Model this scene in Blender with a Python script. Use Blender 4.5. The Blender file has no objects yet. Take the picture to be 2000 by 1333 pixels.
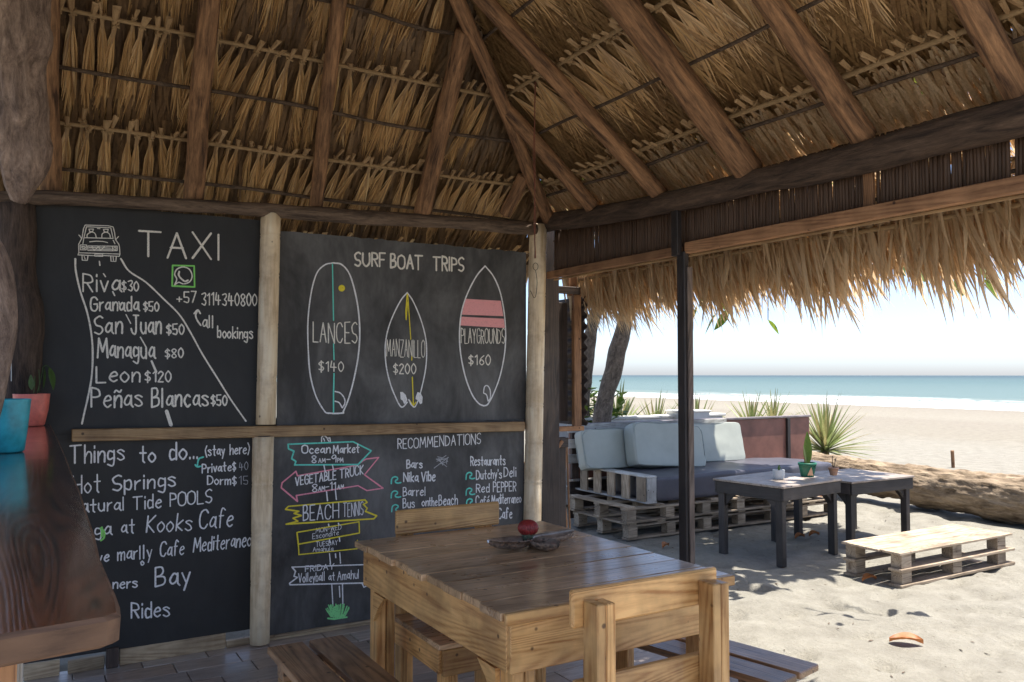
import bpy, math, random
from mathutils import Vector, Matrix, noise, Quaternion
random.seed(7)
R = math.radians
sc = bpy.context.scene
col = sc.collection
# ------------------------------------------------------------------ camera
F_PX = 1600.0
YAW = R(30.7)
PIT = math.atan(66 / F_PX)
CAM = Vector((0, 0, 1.41))
cd = bpy.data.cameras.new('camera')
cam = bpy.data.objects.new('camera', cd)
col.objects.link(cam)
cam.location = CAM
cam.rotation_euler = (R(90) + PIT, 0, -YAW)
cd.sensor_width = 36
cd.lens = F_PX / 2000 * 36
cd.clip_end = 6000
cd.clip_start = 0.05
sc.camera = cam
# ------------------------------------------------------------------ light
SUN_DIR = Vector((0.20, -0.12, 1.0)).normalized()      # towards the sun
elev = math.asin(SUN_DIR.z)
azim = math.atan2(SUN_DIR.x, SUN_DIR.y)
w = bpy.data.worlds.new('World')
sc.world = w
w.use_nodes = True
nt = w.node_tree
bg = nt.nodes['Background']
sky = nt.nodes.new('ShaderNodeTexSky')
sky.sky_type = 'NISHITA'
sky.sun_disc = False
sky.sun_elevation = elev
sky.sun_rotation = azim
sky.altitude = 0
sky.air_density = 0.5
sky.dust_density = 1.3
sky.ozone_density = 0.3
nt.links.new(sky.outputs[0], bg.inputs[0])
bg.inputs[1].default_value = 0.088
sl = bpy.data.lights.new('sun', 'SUN')
sun = bpy.data.objects.new('sun', sl)
col.objects.link(sun)
sl.energy = 2.7
sl.angle = R(0.53)
sl.color = (1.0, 0.95, 0.87)
sun.rotation_euler = SUN_DIR.to_track_quat('Z', 'Y').to_euler()
sun.location = (0, 0, 20)
sc.view_settings.view_transform = 'Standard'
sc.view_settings.look = 'None'
sc.view_settings.gamma = 1
sc.view_settings.use_curve_mapping = False
sc.view_settings.exposure = 1.96
sc.render.engine = 'CYCLES'
sc.cycles.max_bounces = 10
sc.cycles.diffuse_bounces = 8
sc.cycles.transparent_max_bounces = 8

# ------------------------------------------------------------------ pixel -> place helpers (photograph is 2000 x 1333)
_q = cam.rotation_euler.to_matrix()
_r, _u, _f = _q @ Vector((1, 0, 0)), _q @ Vector((0, 1, 0)), _q @ Vector((0, 0, -1))
def ray(px, py): return _f * F_PX + _r * (px - 1000) + _u * (666.5 - py)
def hit(px, py, ax, c):
    v = ray(px, py); return CAM + v * ((c - CAM[ax]) / v[ax])
WY = 4.43            # wall of boards
BX = 2.90            # line of the sea-side beam
Z0 = 2.42
SA, SB = 0.92, 0.78
def hitA(px, py, off=0.0):
    v = ray(px, py); o = off * math.sqrt(1 + SA * SA)
    k = (Z0 + o + SA * WY - CAM.z) / (v.z + SA * v.y); return CAM + v * k
def hitB(px, py, off=0.0):
    v = ray(px, py); o = off * math.sqrt(1 + SB * SB)
    k = (Z0 + o + SB * BX - CAM.z) / (v.z + SB * v.x); return CAM + v * k

# ------------------------------------------------------------------ materials
def new_mat(name):
    m = bpy.data.materials.new(name); m.use_nodes = True
    n = m.node_tree
    return m, n, n.nodes['Principled BSDF']
def nd(n, t, **k):
    x = n.nodes.new(t)
    for a, b in k.items(): setattr(x, a, b)
    return x
def ramp(n, fac, stops):
    r = nd(n, 'ShaderNodeValToRGB')
    e = r.color_ramp.elements
    while len(e) < len(stops): e.new(0.5)
    for i, (p, c) in enumerate(stops):
        e[i].position = p; e[i].color = (c[0], c[1], c[2], 1)
    n.links.new(fac, r.inputs[0]); return r
def obj_coords(n, scale=(1, 1, 1), rnd=True):
    tc = nd(n, 'ShaderNodeTexCoord')
    out = tc.outputs['Object']
    if rnd:
        oi = nd(n, 'ShaderNodeObjectInfo')
        mu = nd(n, 'ShaderNodeMath', operation='MULTIPLY'); mu.inputs[1].default_value = 37.0
        n.links.new(oi.outputs['Random'], mu.inputs[0])
        ad = nd(n, 'ShaderNodeVectorMath', operation='ADD')
        n.links.new(out, ad.inputs[0]); n.links.new(mu.outputs[0], ad.inputs[1]); out = ad.outputs[0]
    mp = nd(n, 'ShaderNodeMapping'); mp.inputs['Scale'].default_value = scale
    n.links.new(out, mp.inputs[0]); return mp.outputs[0]
def noise_tex(n, vec, scale, detail=4, rough=0.55, dist=0.0):
    t = nd(n, 'ShaderNodeTexNoise')
    t.inputs['Scale'].default_value = scale; t.inputs['Detail'].default_value = detail
    t.inputs['Roughness'].default_value = rough; t.inputs['Distortion'].default_value = dist
    if vec: n.links.new(vec, t.inputs['Vector'])
    return t.outputs['Fac']
def mixc(n, fac, a, b, mode='MIX'):
    m = nd(n, 'ShaderNodeMix', data_type='RGBA', blend_type=mode)
    for s, v in ((0, fac), (6, a), (7, b)):
        if isinstance(v, (int, float)): m.inputs[s].default_value = v
        elif isinstance(v, tuple): m.inputs[s].default_value = (v[0], v[1], v[2], 1)
        else: n.links.new(v, m.inputs[s])
    return m.outputs[2]
def bump(n, b, h, strength=0.3, dist=0.01):
    x = nd(n, 'ShaderNodeBump'); x.inputs['Strength'].default_value = strength; x.inputs['Distance'].default_value = dist
    n.links.new(h, x.inputs['Height']); n.links.new(x.outputs[0], b.inputs['Normal']); return x
def wood(name, dark, light, axis, rough=0.55, coat=0.0, nails=True, grain=1.0, var=0.35, knots=True, pale=None):
    m, n, b = new_mat(name)
    s = [13.0, 13.0, 13.0]; s['xyz'.index(axis)] = 0.9
    v = obj_coords(n, tuple(s))
    g1 = noise_tex(n, v, 2.2 * grain, 3, 0.5, 1.2)
    wv = nd(n, 'ShaderNodeTexWave', wave_type='RINGS', rings_direction='XYZ'[('xyz'.index(axis))]) if False else nd(n, 'ShaderNodeTexNoise')
    # growth lines: sine of a smooth field
    mm = nd(n, 'ShaderNodeMath', operation='MULTIPLY'); mm.inputs[1].default_value = 190.0
    n.links.new(noise_tex(n, v, 0.55 * grain, 1, 0.4, 0.4), mm.inputs[0])
    sn = nd(n, 'ShaderNodeMath', operation='SINE'); n.links.new(mm.outputs[0], sn.inputs[0])
    n.nodes.remove(wv)
    ma = nd(n, 'ShaderNodeMath', operation='MULTIPLY_ADD'); ma.inputs[1].default_value = 0.085
    g2 = nd(n, 'ShaderNodeMath', operation='MULTIPLY_ADD'); g2.inputs[1].default_value = 0.55; g2.inputs[2].default_value = 0.22
    n.links.new(g1, g2.inputs[0])
    n.links.new(sn.outputs[0], ma.inputs[0]); n.links.new(g2.outputs[0], ma.inputs[2])
    fine = noise_tex(n, v, 11, 6, 0.78)
    ma2 = nd(n, 'ShaderNodeMath', operation='MULTIPLY_ADD'); ma2.inputs[1].default_value = 0.42
    n.links.new(fine, ma2.inputs[0]); n.links.new(ma.outputs[0], ma2.inputs[2])
    c = ramp(n, ma2.outputs[0], [(0.52, dark), (0.68, tuple((a + 2 * q) / 3 for a, q in zip(dark, light))), (0.84, light)]).outputs[0]
    oi = nd(n, 'ShaderNodeObjectInfo')
    mr = nd(n, 'ShaderNodeMapRange'); mr.inputs[3].default_value = 1 - var; mr.inputs[4].default_value = 1 + var * 0.5
    n.links.new(oi.outputs['Random'], mr.inputs[0])
    hs = nd(n, 'ShaderNodeHueSaturation'); n.links.new(mr.outputs[0], hs.inputs['Value']); n.links.new(c, hs.inputs['Color'])
    c = hs.outputs[0]
    vb = obj_coords(n, (1, 1, 1))
    st = ramp(n, noise_tex(n, vb, 5, 4, 0.6), [(0.35, (0.62, 0.6, 0.58)), (0.6, (1, 1, 1))]).outputs[0]
    c = mixc(n, 1.0, c, st, 'MULTIPLY')
    if nails:
        vo = nd(n, 'ShaderNodeTexVoronoi'); vo.inputs['Scale'].default_value = 13; n.links.new(vb, vo.inputs['Vector'])
        dots = ramp(n, vo.outputs['Distance'], [(0.06, (0.10, 0.06, 0.04)), (0.11, (1, 1, 1))]).outputs[0]
        c = mixc(n, 0.85, c, dots, 'MULTIPLY')
    n.links.new(c, b.inputs['Base Color'])
    rr = nd(n, 'ShaderNodeMapRange'); rr.inputs[3].default_value = max(0.05, rough - 0.12); rr.inputs[4].default_value = rough + 0.15
    n.links.new(noise_tex(n, vb, 9, 3), rr.inputs[0]); n.links.new(rr.outputs[0], b.inputs['Roughness'])
    b.inputs['Coat Weight'].default_value = coat; b.inputs['Coat Roughness'].default_value = 0.12
    bump(n, b, ma2.outputs[0], 0.35, 0.004)
    return m
def family(name, *a, **k): return {ax: wood(name + '_' + ax, *a, axis=ax, **k) for ax in 'xyz'}
PINE = family('varnished_pine', (0.50, 0.22, 0.06), (0.92, 0.54, 0.205), rough=0.38, coat=0.25)
PINETOP = family('varnished_tabletop', (0.36, 0.19, 0.085), (0.84, 0.55, 0.30), rough=0.3, coat=0.5)
SEATW = family('bench_seat_wood', (0.17, 0.085, 0.04), (0.48, 0.28, 0.145), rough=0.38, coat=0.3)
SLATW = family('slat_wood', (0.30, 0.15, 0.05), (0.62, 0.40, 0.19), rough=0.55)
DARKW = family('dark_timber', (0.02, 0.013, 0.010), (0.075, 0.05, 0.038), rough=0.6, nails=False)
BLACKW = family('black_painted_timber', (0.022, 0.018, 0.018), (0.055, 0.045, 0.042), rough=0.5, nails=False)
ORANGEW = family('orange_timber', (0.20, 0.09, 0.04), (0.46, 0.24, 0.115), rough=0.7)
GREYW = family('weathered_pallet', (0.20, 0.14, 0.09), (0.50, 0.40, 0.29), rough=0.8)
PALEW = family('pale_pallet', (0.45, 0.42, 0.38), (0.72, 0.70, 0.66), rough=0.8)
TABLEB = family('beach_table_top', (0.22, 0.17, 0.135), (0.52, 0.44, 0.37), rough=0.5)
POSTW = family('post_lit_side_grey', (0.075, 0.055, 0.045), (0.24, 0.18, 0.145), rough=0.7)  # paler grey, colour of the black post's lit side
COUNTERW = family('counter_slab', (0.035, 0.012, 0.006), (0.27, 0.085, 0.034), rough=0.17, coat=1.0, nails=False)
CEDGE = family('counter_edge', (0.07, 0.034, 0.018), (0.20, 0.11, 0.06), rough=0.7, nails=False)
PLINTHW = family('plinth_plank', (0.30, 0.2, 0.11), (0.55, 0.42, 0.27), rough=0.7)

def bark(name, dark, light, sx=3.0, sz=3.0, rough=0.8, bs=0.6, scale=6):
    m, n, b = new_mat(name)
    v = obj_coords(n, (sx, sx, sz))
    a = noise_tex(n, v, scale, 6, 0.65, 0.6)
    c = ramp(n, a, [(0.33, dark), (0.5, tuple((p + q) / 2 for p, q in zip(dark, light))), (0.68, light)]).outputs[0]
    f = noise_tex(n, v, scale * 5, 5, 0.7)
    c = mixc(n, 0.55, c, ramp(n, f, [(0.35, (0.45, 0.42, 0.4)), (0.6, (1, 1, 1))]).outputs[0], 'MULTIPLY')
    n.links.new(c, b.inputs['Base Color']); b.inputs['Roughness'].default_value = rough
    ad = nd(n, 'ShaderNodeMath', operation='ADD'); n.links.new(a, ad.inputs[0]); n.links.new(f, ad.inputs[1])
    bump(n, b, ad.outputs[0], bs, 0.02)
    return m
M_RAFT = bark('rafter_bark', (0.07, 0.034, 0.018), (0.50, 0.27, 0.13), 7, .8, bs=0.3)
M_LOGB = bark('beam_bark', (0.06, 0.038, 0.026), (0.27, 0.185, 0.125), 7, .9, bs=0.4)
M_BEAMD = bark('dark_beam_bark', (0.045, 0.028, 0.019), (0.19, 0.122, 0.08), 6, .8)
M_PALELOG = bark('stripped_log', (0.16, 0.105, 0.078), (0.62, 0.44, 0.33), 4, 1.5, bs=.9)
M_TRUNK = bark('tree_bark', (0.075, 0.056, 0.042), (0.34, 0.27, 0.21), 4, 2.2, bs=1.0)
M_DRIFT = bark('driftwood', (0.11, 0.072, 0.04), (0.46, 0.35, 0.235), 3.2, .8, bs=.7, scale=4)
M_POSTD = bark('dark_post_bark', (0.028, 0.018, 0.014), (0.15, 0.10, 0.072), 5, 0.8)
M_STICK = bark('batten_stick', (0.07, 0.045, 0.03), (0.19, 0.13, 0.085), 3, 3)

def simple(name, c, rough=0.6, coat=0.0, nscale=12, amt=0.25, bs=0.1, metal=0.0, trans=0.0, emis=None):
    m, n, b = new_mat(name)
    v = obj_coords(n)
    f = noise_tex(n, v, nscale, 4, 0.6)
    cc = ramp(n, f, [(0.3, tuple(x * (1 - amt) for x in c)), (0.7, tuple(min(1, x * (1 + amt * 0.5)) for x in c))]).outputs[0]
    n.links.new(cc, b.inputs['Base Color']); b.inputs['Roughness'].default_value = rough
    b.inputs['Coat Weight'].default_value = coat; b.inputs['Metallic'].default_value = metal
    if bs: bump(n, b, f, bs, 0.01)
    return m
def leafy(name, cols, trans=0.35, rough=0.55, streak=(1, 1, 1), sc_=30, rnd_obj=0.3):
    """leaf or straw: per-leaf colour, fine streaks, some light passes through"""
    m, n, b = new_mat(name)
    geo = nd(n, 'ShaderNodeNewGeometry')
    oi = nd(n, 'ShaderNodeObjectInfo')
    a = nd(n, 'ShaderNodeMath', operation='ADD'); n.links.new(geo.outputs['Random Per Island'], a.inputs[0])
    k = nd(n, 'ShaderNodeMath', operation='MULTIPLY'); k.inputs[1].default_value = rnd_obj
    n.links.new(oi.outputs['Random'], k.inputs[0]); n.links.new(k.outputs[0], a.inputs[1])
    dv = nd(n, 'ShaderNodeMath', operation='DIVIDE'); dv.inputs[1].default_value = 1 + rnd_obj; n.links.new(a.outputs[0], dv.inputs[0])
    c = ramp(n, dv.outputs[0], [(i / (len(cols) - 1), q) for i, q in enumerate(cols)]).outputs[0]
    v = obj_coords(n, streak)
    f = noise_tex(n, v, sc_, 4, 0.7)
    c = mixc(n, 0.7, c, ramp(n, f, [(0.3, (0.5, 0.47, 0.42)), (0.6, (1, 1, 1))]).outputs[0], 'MULTIPLY')
    n.links.new(c, b.inputs['Base Color']); b.inputs['Roughness'].default_value = rough
    out = n.nodes['Material Output']
    tr = nd(n, 'ShaderNodeBsdfTranslucent'); n.links.new(c, tr.inputs[0])
    mx = nd(n, 'ShaderNodeMixShader'); mx.inputs[0].default_value = trans
    n.links.new(b.outputs[0], mx.inputs[1]); n.links.new(tr.outputs[0], mx.inputs[2]); n.links.new(mx.outputs[0], out.inputs[0])
    return m
M_THATCH = leafy('dry_palm', [(0.24, 0.13, 0.052), (0.60, 0.36, 0.15), (0.82, 0.54, 0.25), (0.40, 0.225, 0.088), (0.90, 0.67, 0.36)], 0.10, 0.33, (30, 1.2, 30), 3)
M_THATCHD = leafy('dry_palm_under_shade', [(0.03, 0.018, 0.01), (0.05, 0.03, 0.016), (0.07, 0.042, 0.02)], 0.05, 0.7, (8, 8, 8), 4)  # nearly black palm copy, shade of the deep thatch in its colour
M_STRAW = leafy('dry_palm_straw_shade', [(0.07, 0.04, 0.018), (0.17, 0.098, 0.043), (0.26, 0.155, 0.07)], 0.05, 0.5, (30, 1.2, 30), 3)  # darkened palm copy, paints the shade in gaps between fronds
M_STRAWM = leafy('dry_palm_mid_shade', [(0.13, 0.07, 0.03), (0.28, 0.165, 0.07), (0.40, 0.25, 0.11), (0.20, 0.11, 0.045)], 0.08, 0.45, (30, 1.2, 30), 3)  # palm darkened less, paints shade between the sea-side fronds
M_FRINGE = leafy('dry_palm_fringe', [(0.50, 0.35, 0.19), (0.76, 0.57, 0.36), (0.84, 0.66, 0.43), (0.56, 0.39, 0.21), (0.92, 0.76, 0.55)], 0.58, 0.5, (40, 40, 2), 3)
M_STUB = leafy('palm_stub', [(0.30, 0.18, 0.085), (0.50, 0.33, 0.17), (0.42, 0.27, 0.14)], 0.0, 0.6, (10, 2, 10), 6, 1.0)
M_REED = leafy('dark_reed', [(0.055, 0.030, 0.017), (0.13, 0.072, 0.042), (0.09, 0.05, 0.03)], 0.05, 0.6, (20, 20, 2), 4, 2.0)
M_ALMOND = leafy('almond_leaf', [(0.08, 0.15, 0.02), (0.15, 0.24, 0.03), (0.27, 0.33, 0.04)], 0.55, 0.4)
M_AGAVE = leafy('agave_leaf', [(0.08, 0.13, 0.04), (0.16, 0.22, 0.07), (0.28, 0.33, 0.13), (0.36, 0.30, 0.14), (0.2, 0.26, 0.08)], 0.3, 0.42, (6, 6, 1), 5, 1.0)
M_GREEN = leafy('houseplant_leaf', [(0.06, 0.13, 0.025), (0.12, 0.22, 0.05)], 0.35, 0.35)
M_DRYLEAF = leafy('fallen_leaf', [(0.32, 0.10, 0.035), (0.42, 0.16, 0.05), (0.26, 0.12, 0.06)], 0.15, 0.5)
M_ROPE = simple('twine', (0.36, 0.24, 0.12), 0.9, nscale=60)
M_CORD = simple('red_brown_cord', (0.20, 0.07, 0.04), 0.8, nscale=60)
M_WIRE = simple('rusty_wire', (0.05, 0.035, 0.03), 0.5, metal=0.6)
M_PIPE = simple('pale_conduit', (0.38, 0.36, 0.33), 0.5)
M_CORAL = simple('coral_glaze', (0.82, 0.20, 0.15), 0.4, coat=0.1, nscale=25, amt=0.25)
M_CYAN = simple('turquoise_glaze', (0.035, 0.42, 0.50), 0.4, coat=0.2, nscale=22, amt=0.35)
M_SOIL = simple('potting_soil', (0.05, 0.035, 0.025), 0.95, nscale=80, bs=0.6)
M_WHITEP = simple('white_ceramic', (0.62, 0.63, 0.62), 0.5, amt=0.12)
M_GREENP = simple('green_pot_paint', (0.02, 0.15, 0.085), 0.45)
M_TERRA = simple('terracotta', (0.42, 0.24, 0.16), 0.8, amt=0.2)
M_PEACH = simple('peach_paint', (0.72, 0.40, 0.22), 0.6)
M_CUSH = simple('pale_grey_vinyl', (0.40, 0.42, 0.37), 0.5, nscale=4, amt=0.12, bs=0.25)
M_CUSHD = simple('slate_vinyl', (0.085, 0.082, 0.10), 0.42, nscale=4, amt=0.3, bs=0.25)
M_PIPING = simple('cushion_piping', (0.30, 0.34, 0.32), 0.6)
M_MAROON = simple('maroon_painted_board', (0.22, 0.095, 0.07), 0.55, nscale=5, amt=0.35, bs=0.1)
M_TOPCAP = simple('grey_cap_paint', (0.22, 0.19, 0.20), 0.6, nscale=9, amt=0.4)
M_LIMEW = simple('whitewashed_wall', (0.70, 0.69, 0.65), 0.85, nscale=6, amt=0.12)
M_RUST = simple('rusted_corrugated_iron', (0.045, 0.028, 0.02), 0.75, nscale=7, amt=0.6)
M_SHELL = simple('weathered_shell_bark', (0.34, 0.235, 0.165), 0.85, nscale=70, amt=0.8, bs=1.0)
M_SHELLI = simple('polished_shell_inside', (0.42, 0.31, 0.22), 0.22, coat=0.8, nscale=16, amt=0.6)
M_REDBALL = simple('red_ribbed_skin', (0.34, 0.035, 0.03), 0.42, nscale=60, amt=0.45, bs=0.5)
M_MOSS = simple('grey_green_stem', (0.11, 0.13, 0.075), 0.8, nscale=60, amt=0.6, bs=0.8)
M_GROUT = simple('floor_grout', (0.36, 0.34, 0.33), 0.85, nscale=30)

def bamboo_mat():
    m, n, b = new_mat('dry_bamboo')
    v = obj_coords(n, (6, 6, 0.6))
    f = noise_tex(n, v, 5, 5, 0.6)
    c = ramp(n, f, [(0.3, (0.60, 0.43, 0.25)), (0.52, (0.86, 0.69, 0.46)), (0.72, (0.92, 0.79, 0.58))]).outputs[0]
    v2 = obj_coords(n)
    vo = nd(n, 'ShaderNodeTexVoronoi'); vo.inputs['Scale'].default_value = 9; n.links.new(v2, vo.inputs['Vector'])
    c = mixc(n, 0.8, c, ramp(n, vo.outputs['Distance'], [(0.03, (0.16, 0.08, 0.05)), (0.07, (1, 1, 1))]).outputs[0], 'MULTIPLY')
    c = mixc(n, 0.6, c, ramp(n, noise_tex(n, v2, 5, 5, 0.7), [(0.36, (0.55, 0.47, 0.40)), (0.55, (1, 1, 1))]).outputs[0], 'MULTIPLY')
    n.links.new(c, b.inputs['Base Color']); b.inputs['Roughness'].default_value = 0.45
    bump(n, b, f, 0.15, 0.004); return m
M_BAMBOO = bamboo_mat()
def board_mat(name, base, smear, amt):
    m, n, b = new_mat(name)
    v = obj_coords(n, (1, 1, 0.55))
    a = noise_tex(n, v, 3.2, 6, 0.62, 0.5)
    f = noise_tex(n, obj_coords(n, (1, 1, 0.3)), 30, 5, 0.7)
    ad = nd(n, 'ShaderNodeMath', operation='MULTIPLY_ADD'); ad.inputs[1].default_value = 0.22; n.links.new(f, ad.inputs[0]); n.links.new(a, ad.inputs[2])
    c = ramp(n, ad.outputs[0], [(0.45, base), (0.62, tuple(p + (q - p) * 0.35 * amt for p, q in zip(base, smear))), (0.85, tuple(p + (q - p) * amt for p, q in zip(base, smear)))]).outputs[0]
    n.links.new(c, b.inputs['Base Color']); b.inputs['Roughness'].default_value = 0.62
    bump(n, b, f, 0.08, 0.003); return m
M_BRD1 = board_mat('blackboard_matt', (0.017, 0.017, 0.017), (0.05, 0.048, 0.046), 0.6)
M_BRD2 = board_mat('blackboard_smeared', (0.030, 0.028, 0.027), (0.17, 0.165, 0.16), 1.0)
def chalk(name, c, hard=0.5):
    m, n, b = new_mat(name)
    v = obj_coords(n)
    f = noise_tex(n, v, 190, 4, 0.8)
    k = ramp(n, f, [(0.33, tuple(x * hard * .7 for x in c)), (0.47, c)]).outputs[0]
    n.links.new(k, b.inputs['Base Color']); b.inputs['Roughness'].default_value = 0.9; return m
C_CREAM = chalk('cream_chalk', (0.88, 0.83, 0.73), 0.6)
C_WHITE = chalk('white_chalk', (0.88, 0.87, 0.87), 0.6)
C_FAINT = chalk('faint_chalk', (0.46, 0.46, 0.47), 0.6)
C_GREEN = chalk('green_chalk', (0.30, 0.80, 0.18), 0.7)
C_GRASS = chalk('grass_green_chalk', (0.28, 0.78, 0.30), 0.6)
C_TEAL = chalk('teal_chalk', (0.18, 0.76, 0.62), 0.7)
C_PINK = chalk('pink_chalk', (0.92, 0.34, 0.42), 0.75)
C_SALMON = chalk('salmon_paint', (0.95, 0.42, 0.42), 0.9)
C_YELLOW = chalk('yellow_chalk', (0.90, 0.74, 0.06), 0.7)

def sand_mat():
    m, n, b = new_mat('beach_sand')
    tc = nd(n, 'ShaderNodeTexCoord')
    sx = nd(n, 'ShaderNodeSeparateXYZ'); n.links.new(tc.outputs['Object'], sx.inputs[0])
    big = noise_tex(n, tc.outputs['Object'], 0.5, 5, 0.6)
    fine = noise_tex(n, tc.outputs['Object'], 45, 5, 0.75)
    mid = noise_tex(n, tc.outputs['Object'], 5, 6, 0.65)
    dry = ramp(n, mid, [(0.3, (0.198, 0.183, 0.150)), (0.7, (0.298, 0.281, 0.236))]).outputs[0]
    dry = mixc(n, 0.5, dry, ramp(n, fine, [(0.3, (0.72, 0.70, 0.67)), (0.65, (1, 1, 1))]).outputs[0], 'MULTIPLY')
    # leaf litter flecks
    vo = nd(n, 'ShaderNodeTexVoronoi'); vo.inputs['Scale'].default_value = 7; n.links.new(tc.outputs['Object'], vo.inputs['Vector'])
    dry = mixc(n, 0.6, dry, ramp(n, vo.outputs['Distance'], [(0.03, (0.25, 0.17, 0.11)), (0.06, (1, 1, 1))]).outputs[0], 'MULTIPLY')
    # damp band towards the sea
    wob = nd(n, 'ShaderNodeMath', operation='MULTIPLY_ADD'); wob.inputs[1].default_value = 5.0
    n.links.new(big, wob.inputs[0]); n.links.new(sx.outputs[0], wob.inputs[2])
    mr = nd(n, 'ShaderNodeMapRange'); mr.inputs[1].default_value = 0; mr.inputs[2].default_value = 70; n.links.new(wob.outputs[0], mr.inputs[0])
    damp = ramp(n, mr.outputs[0], [(0.0, (1, 1, 1)), (0.30, (1, 1, 1)), (0.36, (0.93, 0.90, 0.86)), (0.52, (0.90, 0.86, 0.83)), (0.58, (1.0, 0.98, 0.95)), (1, (0.85, 0.80, 0.77))]).outputs[0]
    c = mixc(n, 1.0, dry, damp, 'MULTIPLY')
    n.links.new(c, b.inputs['Base Color']); b.inputs['Roughness'].default_value = 0.92
    ad = nd(n, 'ShaderNodeMath', operation='MULTIPLY_ADD'); ad.inputs[1].default_value = 0.25
    n.links.new(fine, ad.inputs[0]); n.links.new(mid, ad.inputs[2])
    bump(n, b, ad.outputs[0], 0.75, 0.06); return m
def sea_mat():
    m, n, b = new_mat('sea_water')
    tc = nd(n, 'ShaderNodeTexCoord')
    mp = nd(n, 'ShaderNodeMapping'); mp.inputs['Scale'].default_value = (1, 0.22, 1); n.links.new(tc.outputs['Object'], mp.inputs[0])
    sx = nd(n, 'ShaderNodeSeparateXYZ'); n.links.new(tc.outputs['Object'], sx.inputs[0])
    mr = nd(n, 'ShaderNodeMapRange'); mr.inputs[1].default_value = 60; mr.inputs[2].default_value = 900; n.links.new(sx.outputs[0], mr.inputs[0])
    deep = ramp(n, mr.outputs[0], [(0, (0.20, 0.225, 0.185)), (0.04, (0.115, 0.165, 0.15)), (0.25, (0.08, 0.13, 0.12)), (1, (0.045, 0.075, 0.078))]).outputs[0]
    a = noise_tex(n, mp.outputs[0], 0.35, 6, 0.65)
    # foam: close to shore and on wave crests
    wob = nd(n, 'ShaderNodeMath', operation='MULTIPLY_ADD'); wob.inputs[1].default_value = -24.0
    n.links.new(noise_tex(n, mp.outputs[0], 0.12, 5, 0.6), wob.inputs[0]); n.links.new(sx.outputs[0], wob.inputs[2])
    mr2 = nd(n, 'ShaderNodeMapRange'); mr2.inputs[1].default_value = 50; mr2.inputs[2].default_value = 90; n.links.new(wob.outputs[0], mr2.inputs[0])
    fo = ramp(n, mr2.outputs[0], [(0, (1, 1, 1)), (0.20, (0.9, 0.9, 0.9)), (0.27, (0.1, 0.1, 0.1)), (0.40, (0, 0, 0)), (0.47, (0.55, 0.55, 0.55)), (0.52, (0, 0, 0)), (1, (0, 0, 0))]).outputs[0]
    pat = ramp(n, noise_tex(n, tc.outputs['Object'], 1.1, 6, 0.75), [(0.42, (0, 0, 0)), (0.56, (1, 1, 1))]).outputs[0]
    fm = mixc(n, 1.0, fo, pat, 'MULTIPLY')
    cap = ramp(n, noise_tex(n, mp.outputs[0], 0.55, 4, 0.8), [(0.70, (0, 0, 0)), (0.76, (0.6, 0.6, 0.6))]).outputs[0]
    fm = mixc(n, 1.0, fm, cap, 'ADD')
    bw = nd(n, 'ShaderNodeRGBToBW'); n.links.new(fm, bw.inputs[0])
    c = mixc(n, bw.outputs[0], deep, (0.85, 0.86, 0.86))
    n.links.new(c, b.inputs['Base Color']); b.inputs['Roughness'].default_value = 0.42
    b.inputs['IOR'].default_value = 1.33; b.inputs['Specular IOR Level'].default_value = 0.42
    bump(n, b, a, 0.8, 0.6); return m
def tile_mat():
    m, n, b = new_mat('wood_look_tile')
    oi = nd(n, 'ShaderNodeObjectInfo')
    v = obj_coords(n, (1.2, 7, 1))
    f = noise_tex(n, v, 6, 6, 0.65, 0.6)
    base = ramp(n, oi.outputs['Random'], [(0, (0.42, 0.35, 0.29)), (0.35, (0.56, 0.49, 0.43)), (0.6, (0.54, 0.41, 0.32)), (1, (0.66, 0.60, 0.53))]).outputs[0]
    c = mixc(n, 0.7, base, ramp(n, f, [(0.35, (0.55, 0.5, 0.47)), (0.65, (1.0, 1.0, 1.0))]).outputs[0], 'MULTIPLY')
    n.links.new(c, b.inputs['Base Color']); b.inputs['Roughness'].default_value = 0.35
    bump(n, b, f, 0.12, 0.003); return m
M_SAND, M_SEA, M_TILE = sand_mat(), sea_mat(), tile_mat()

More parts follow.
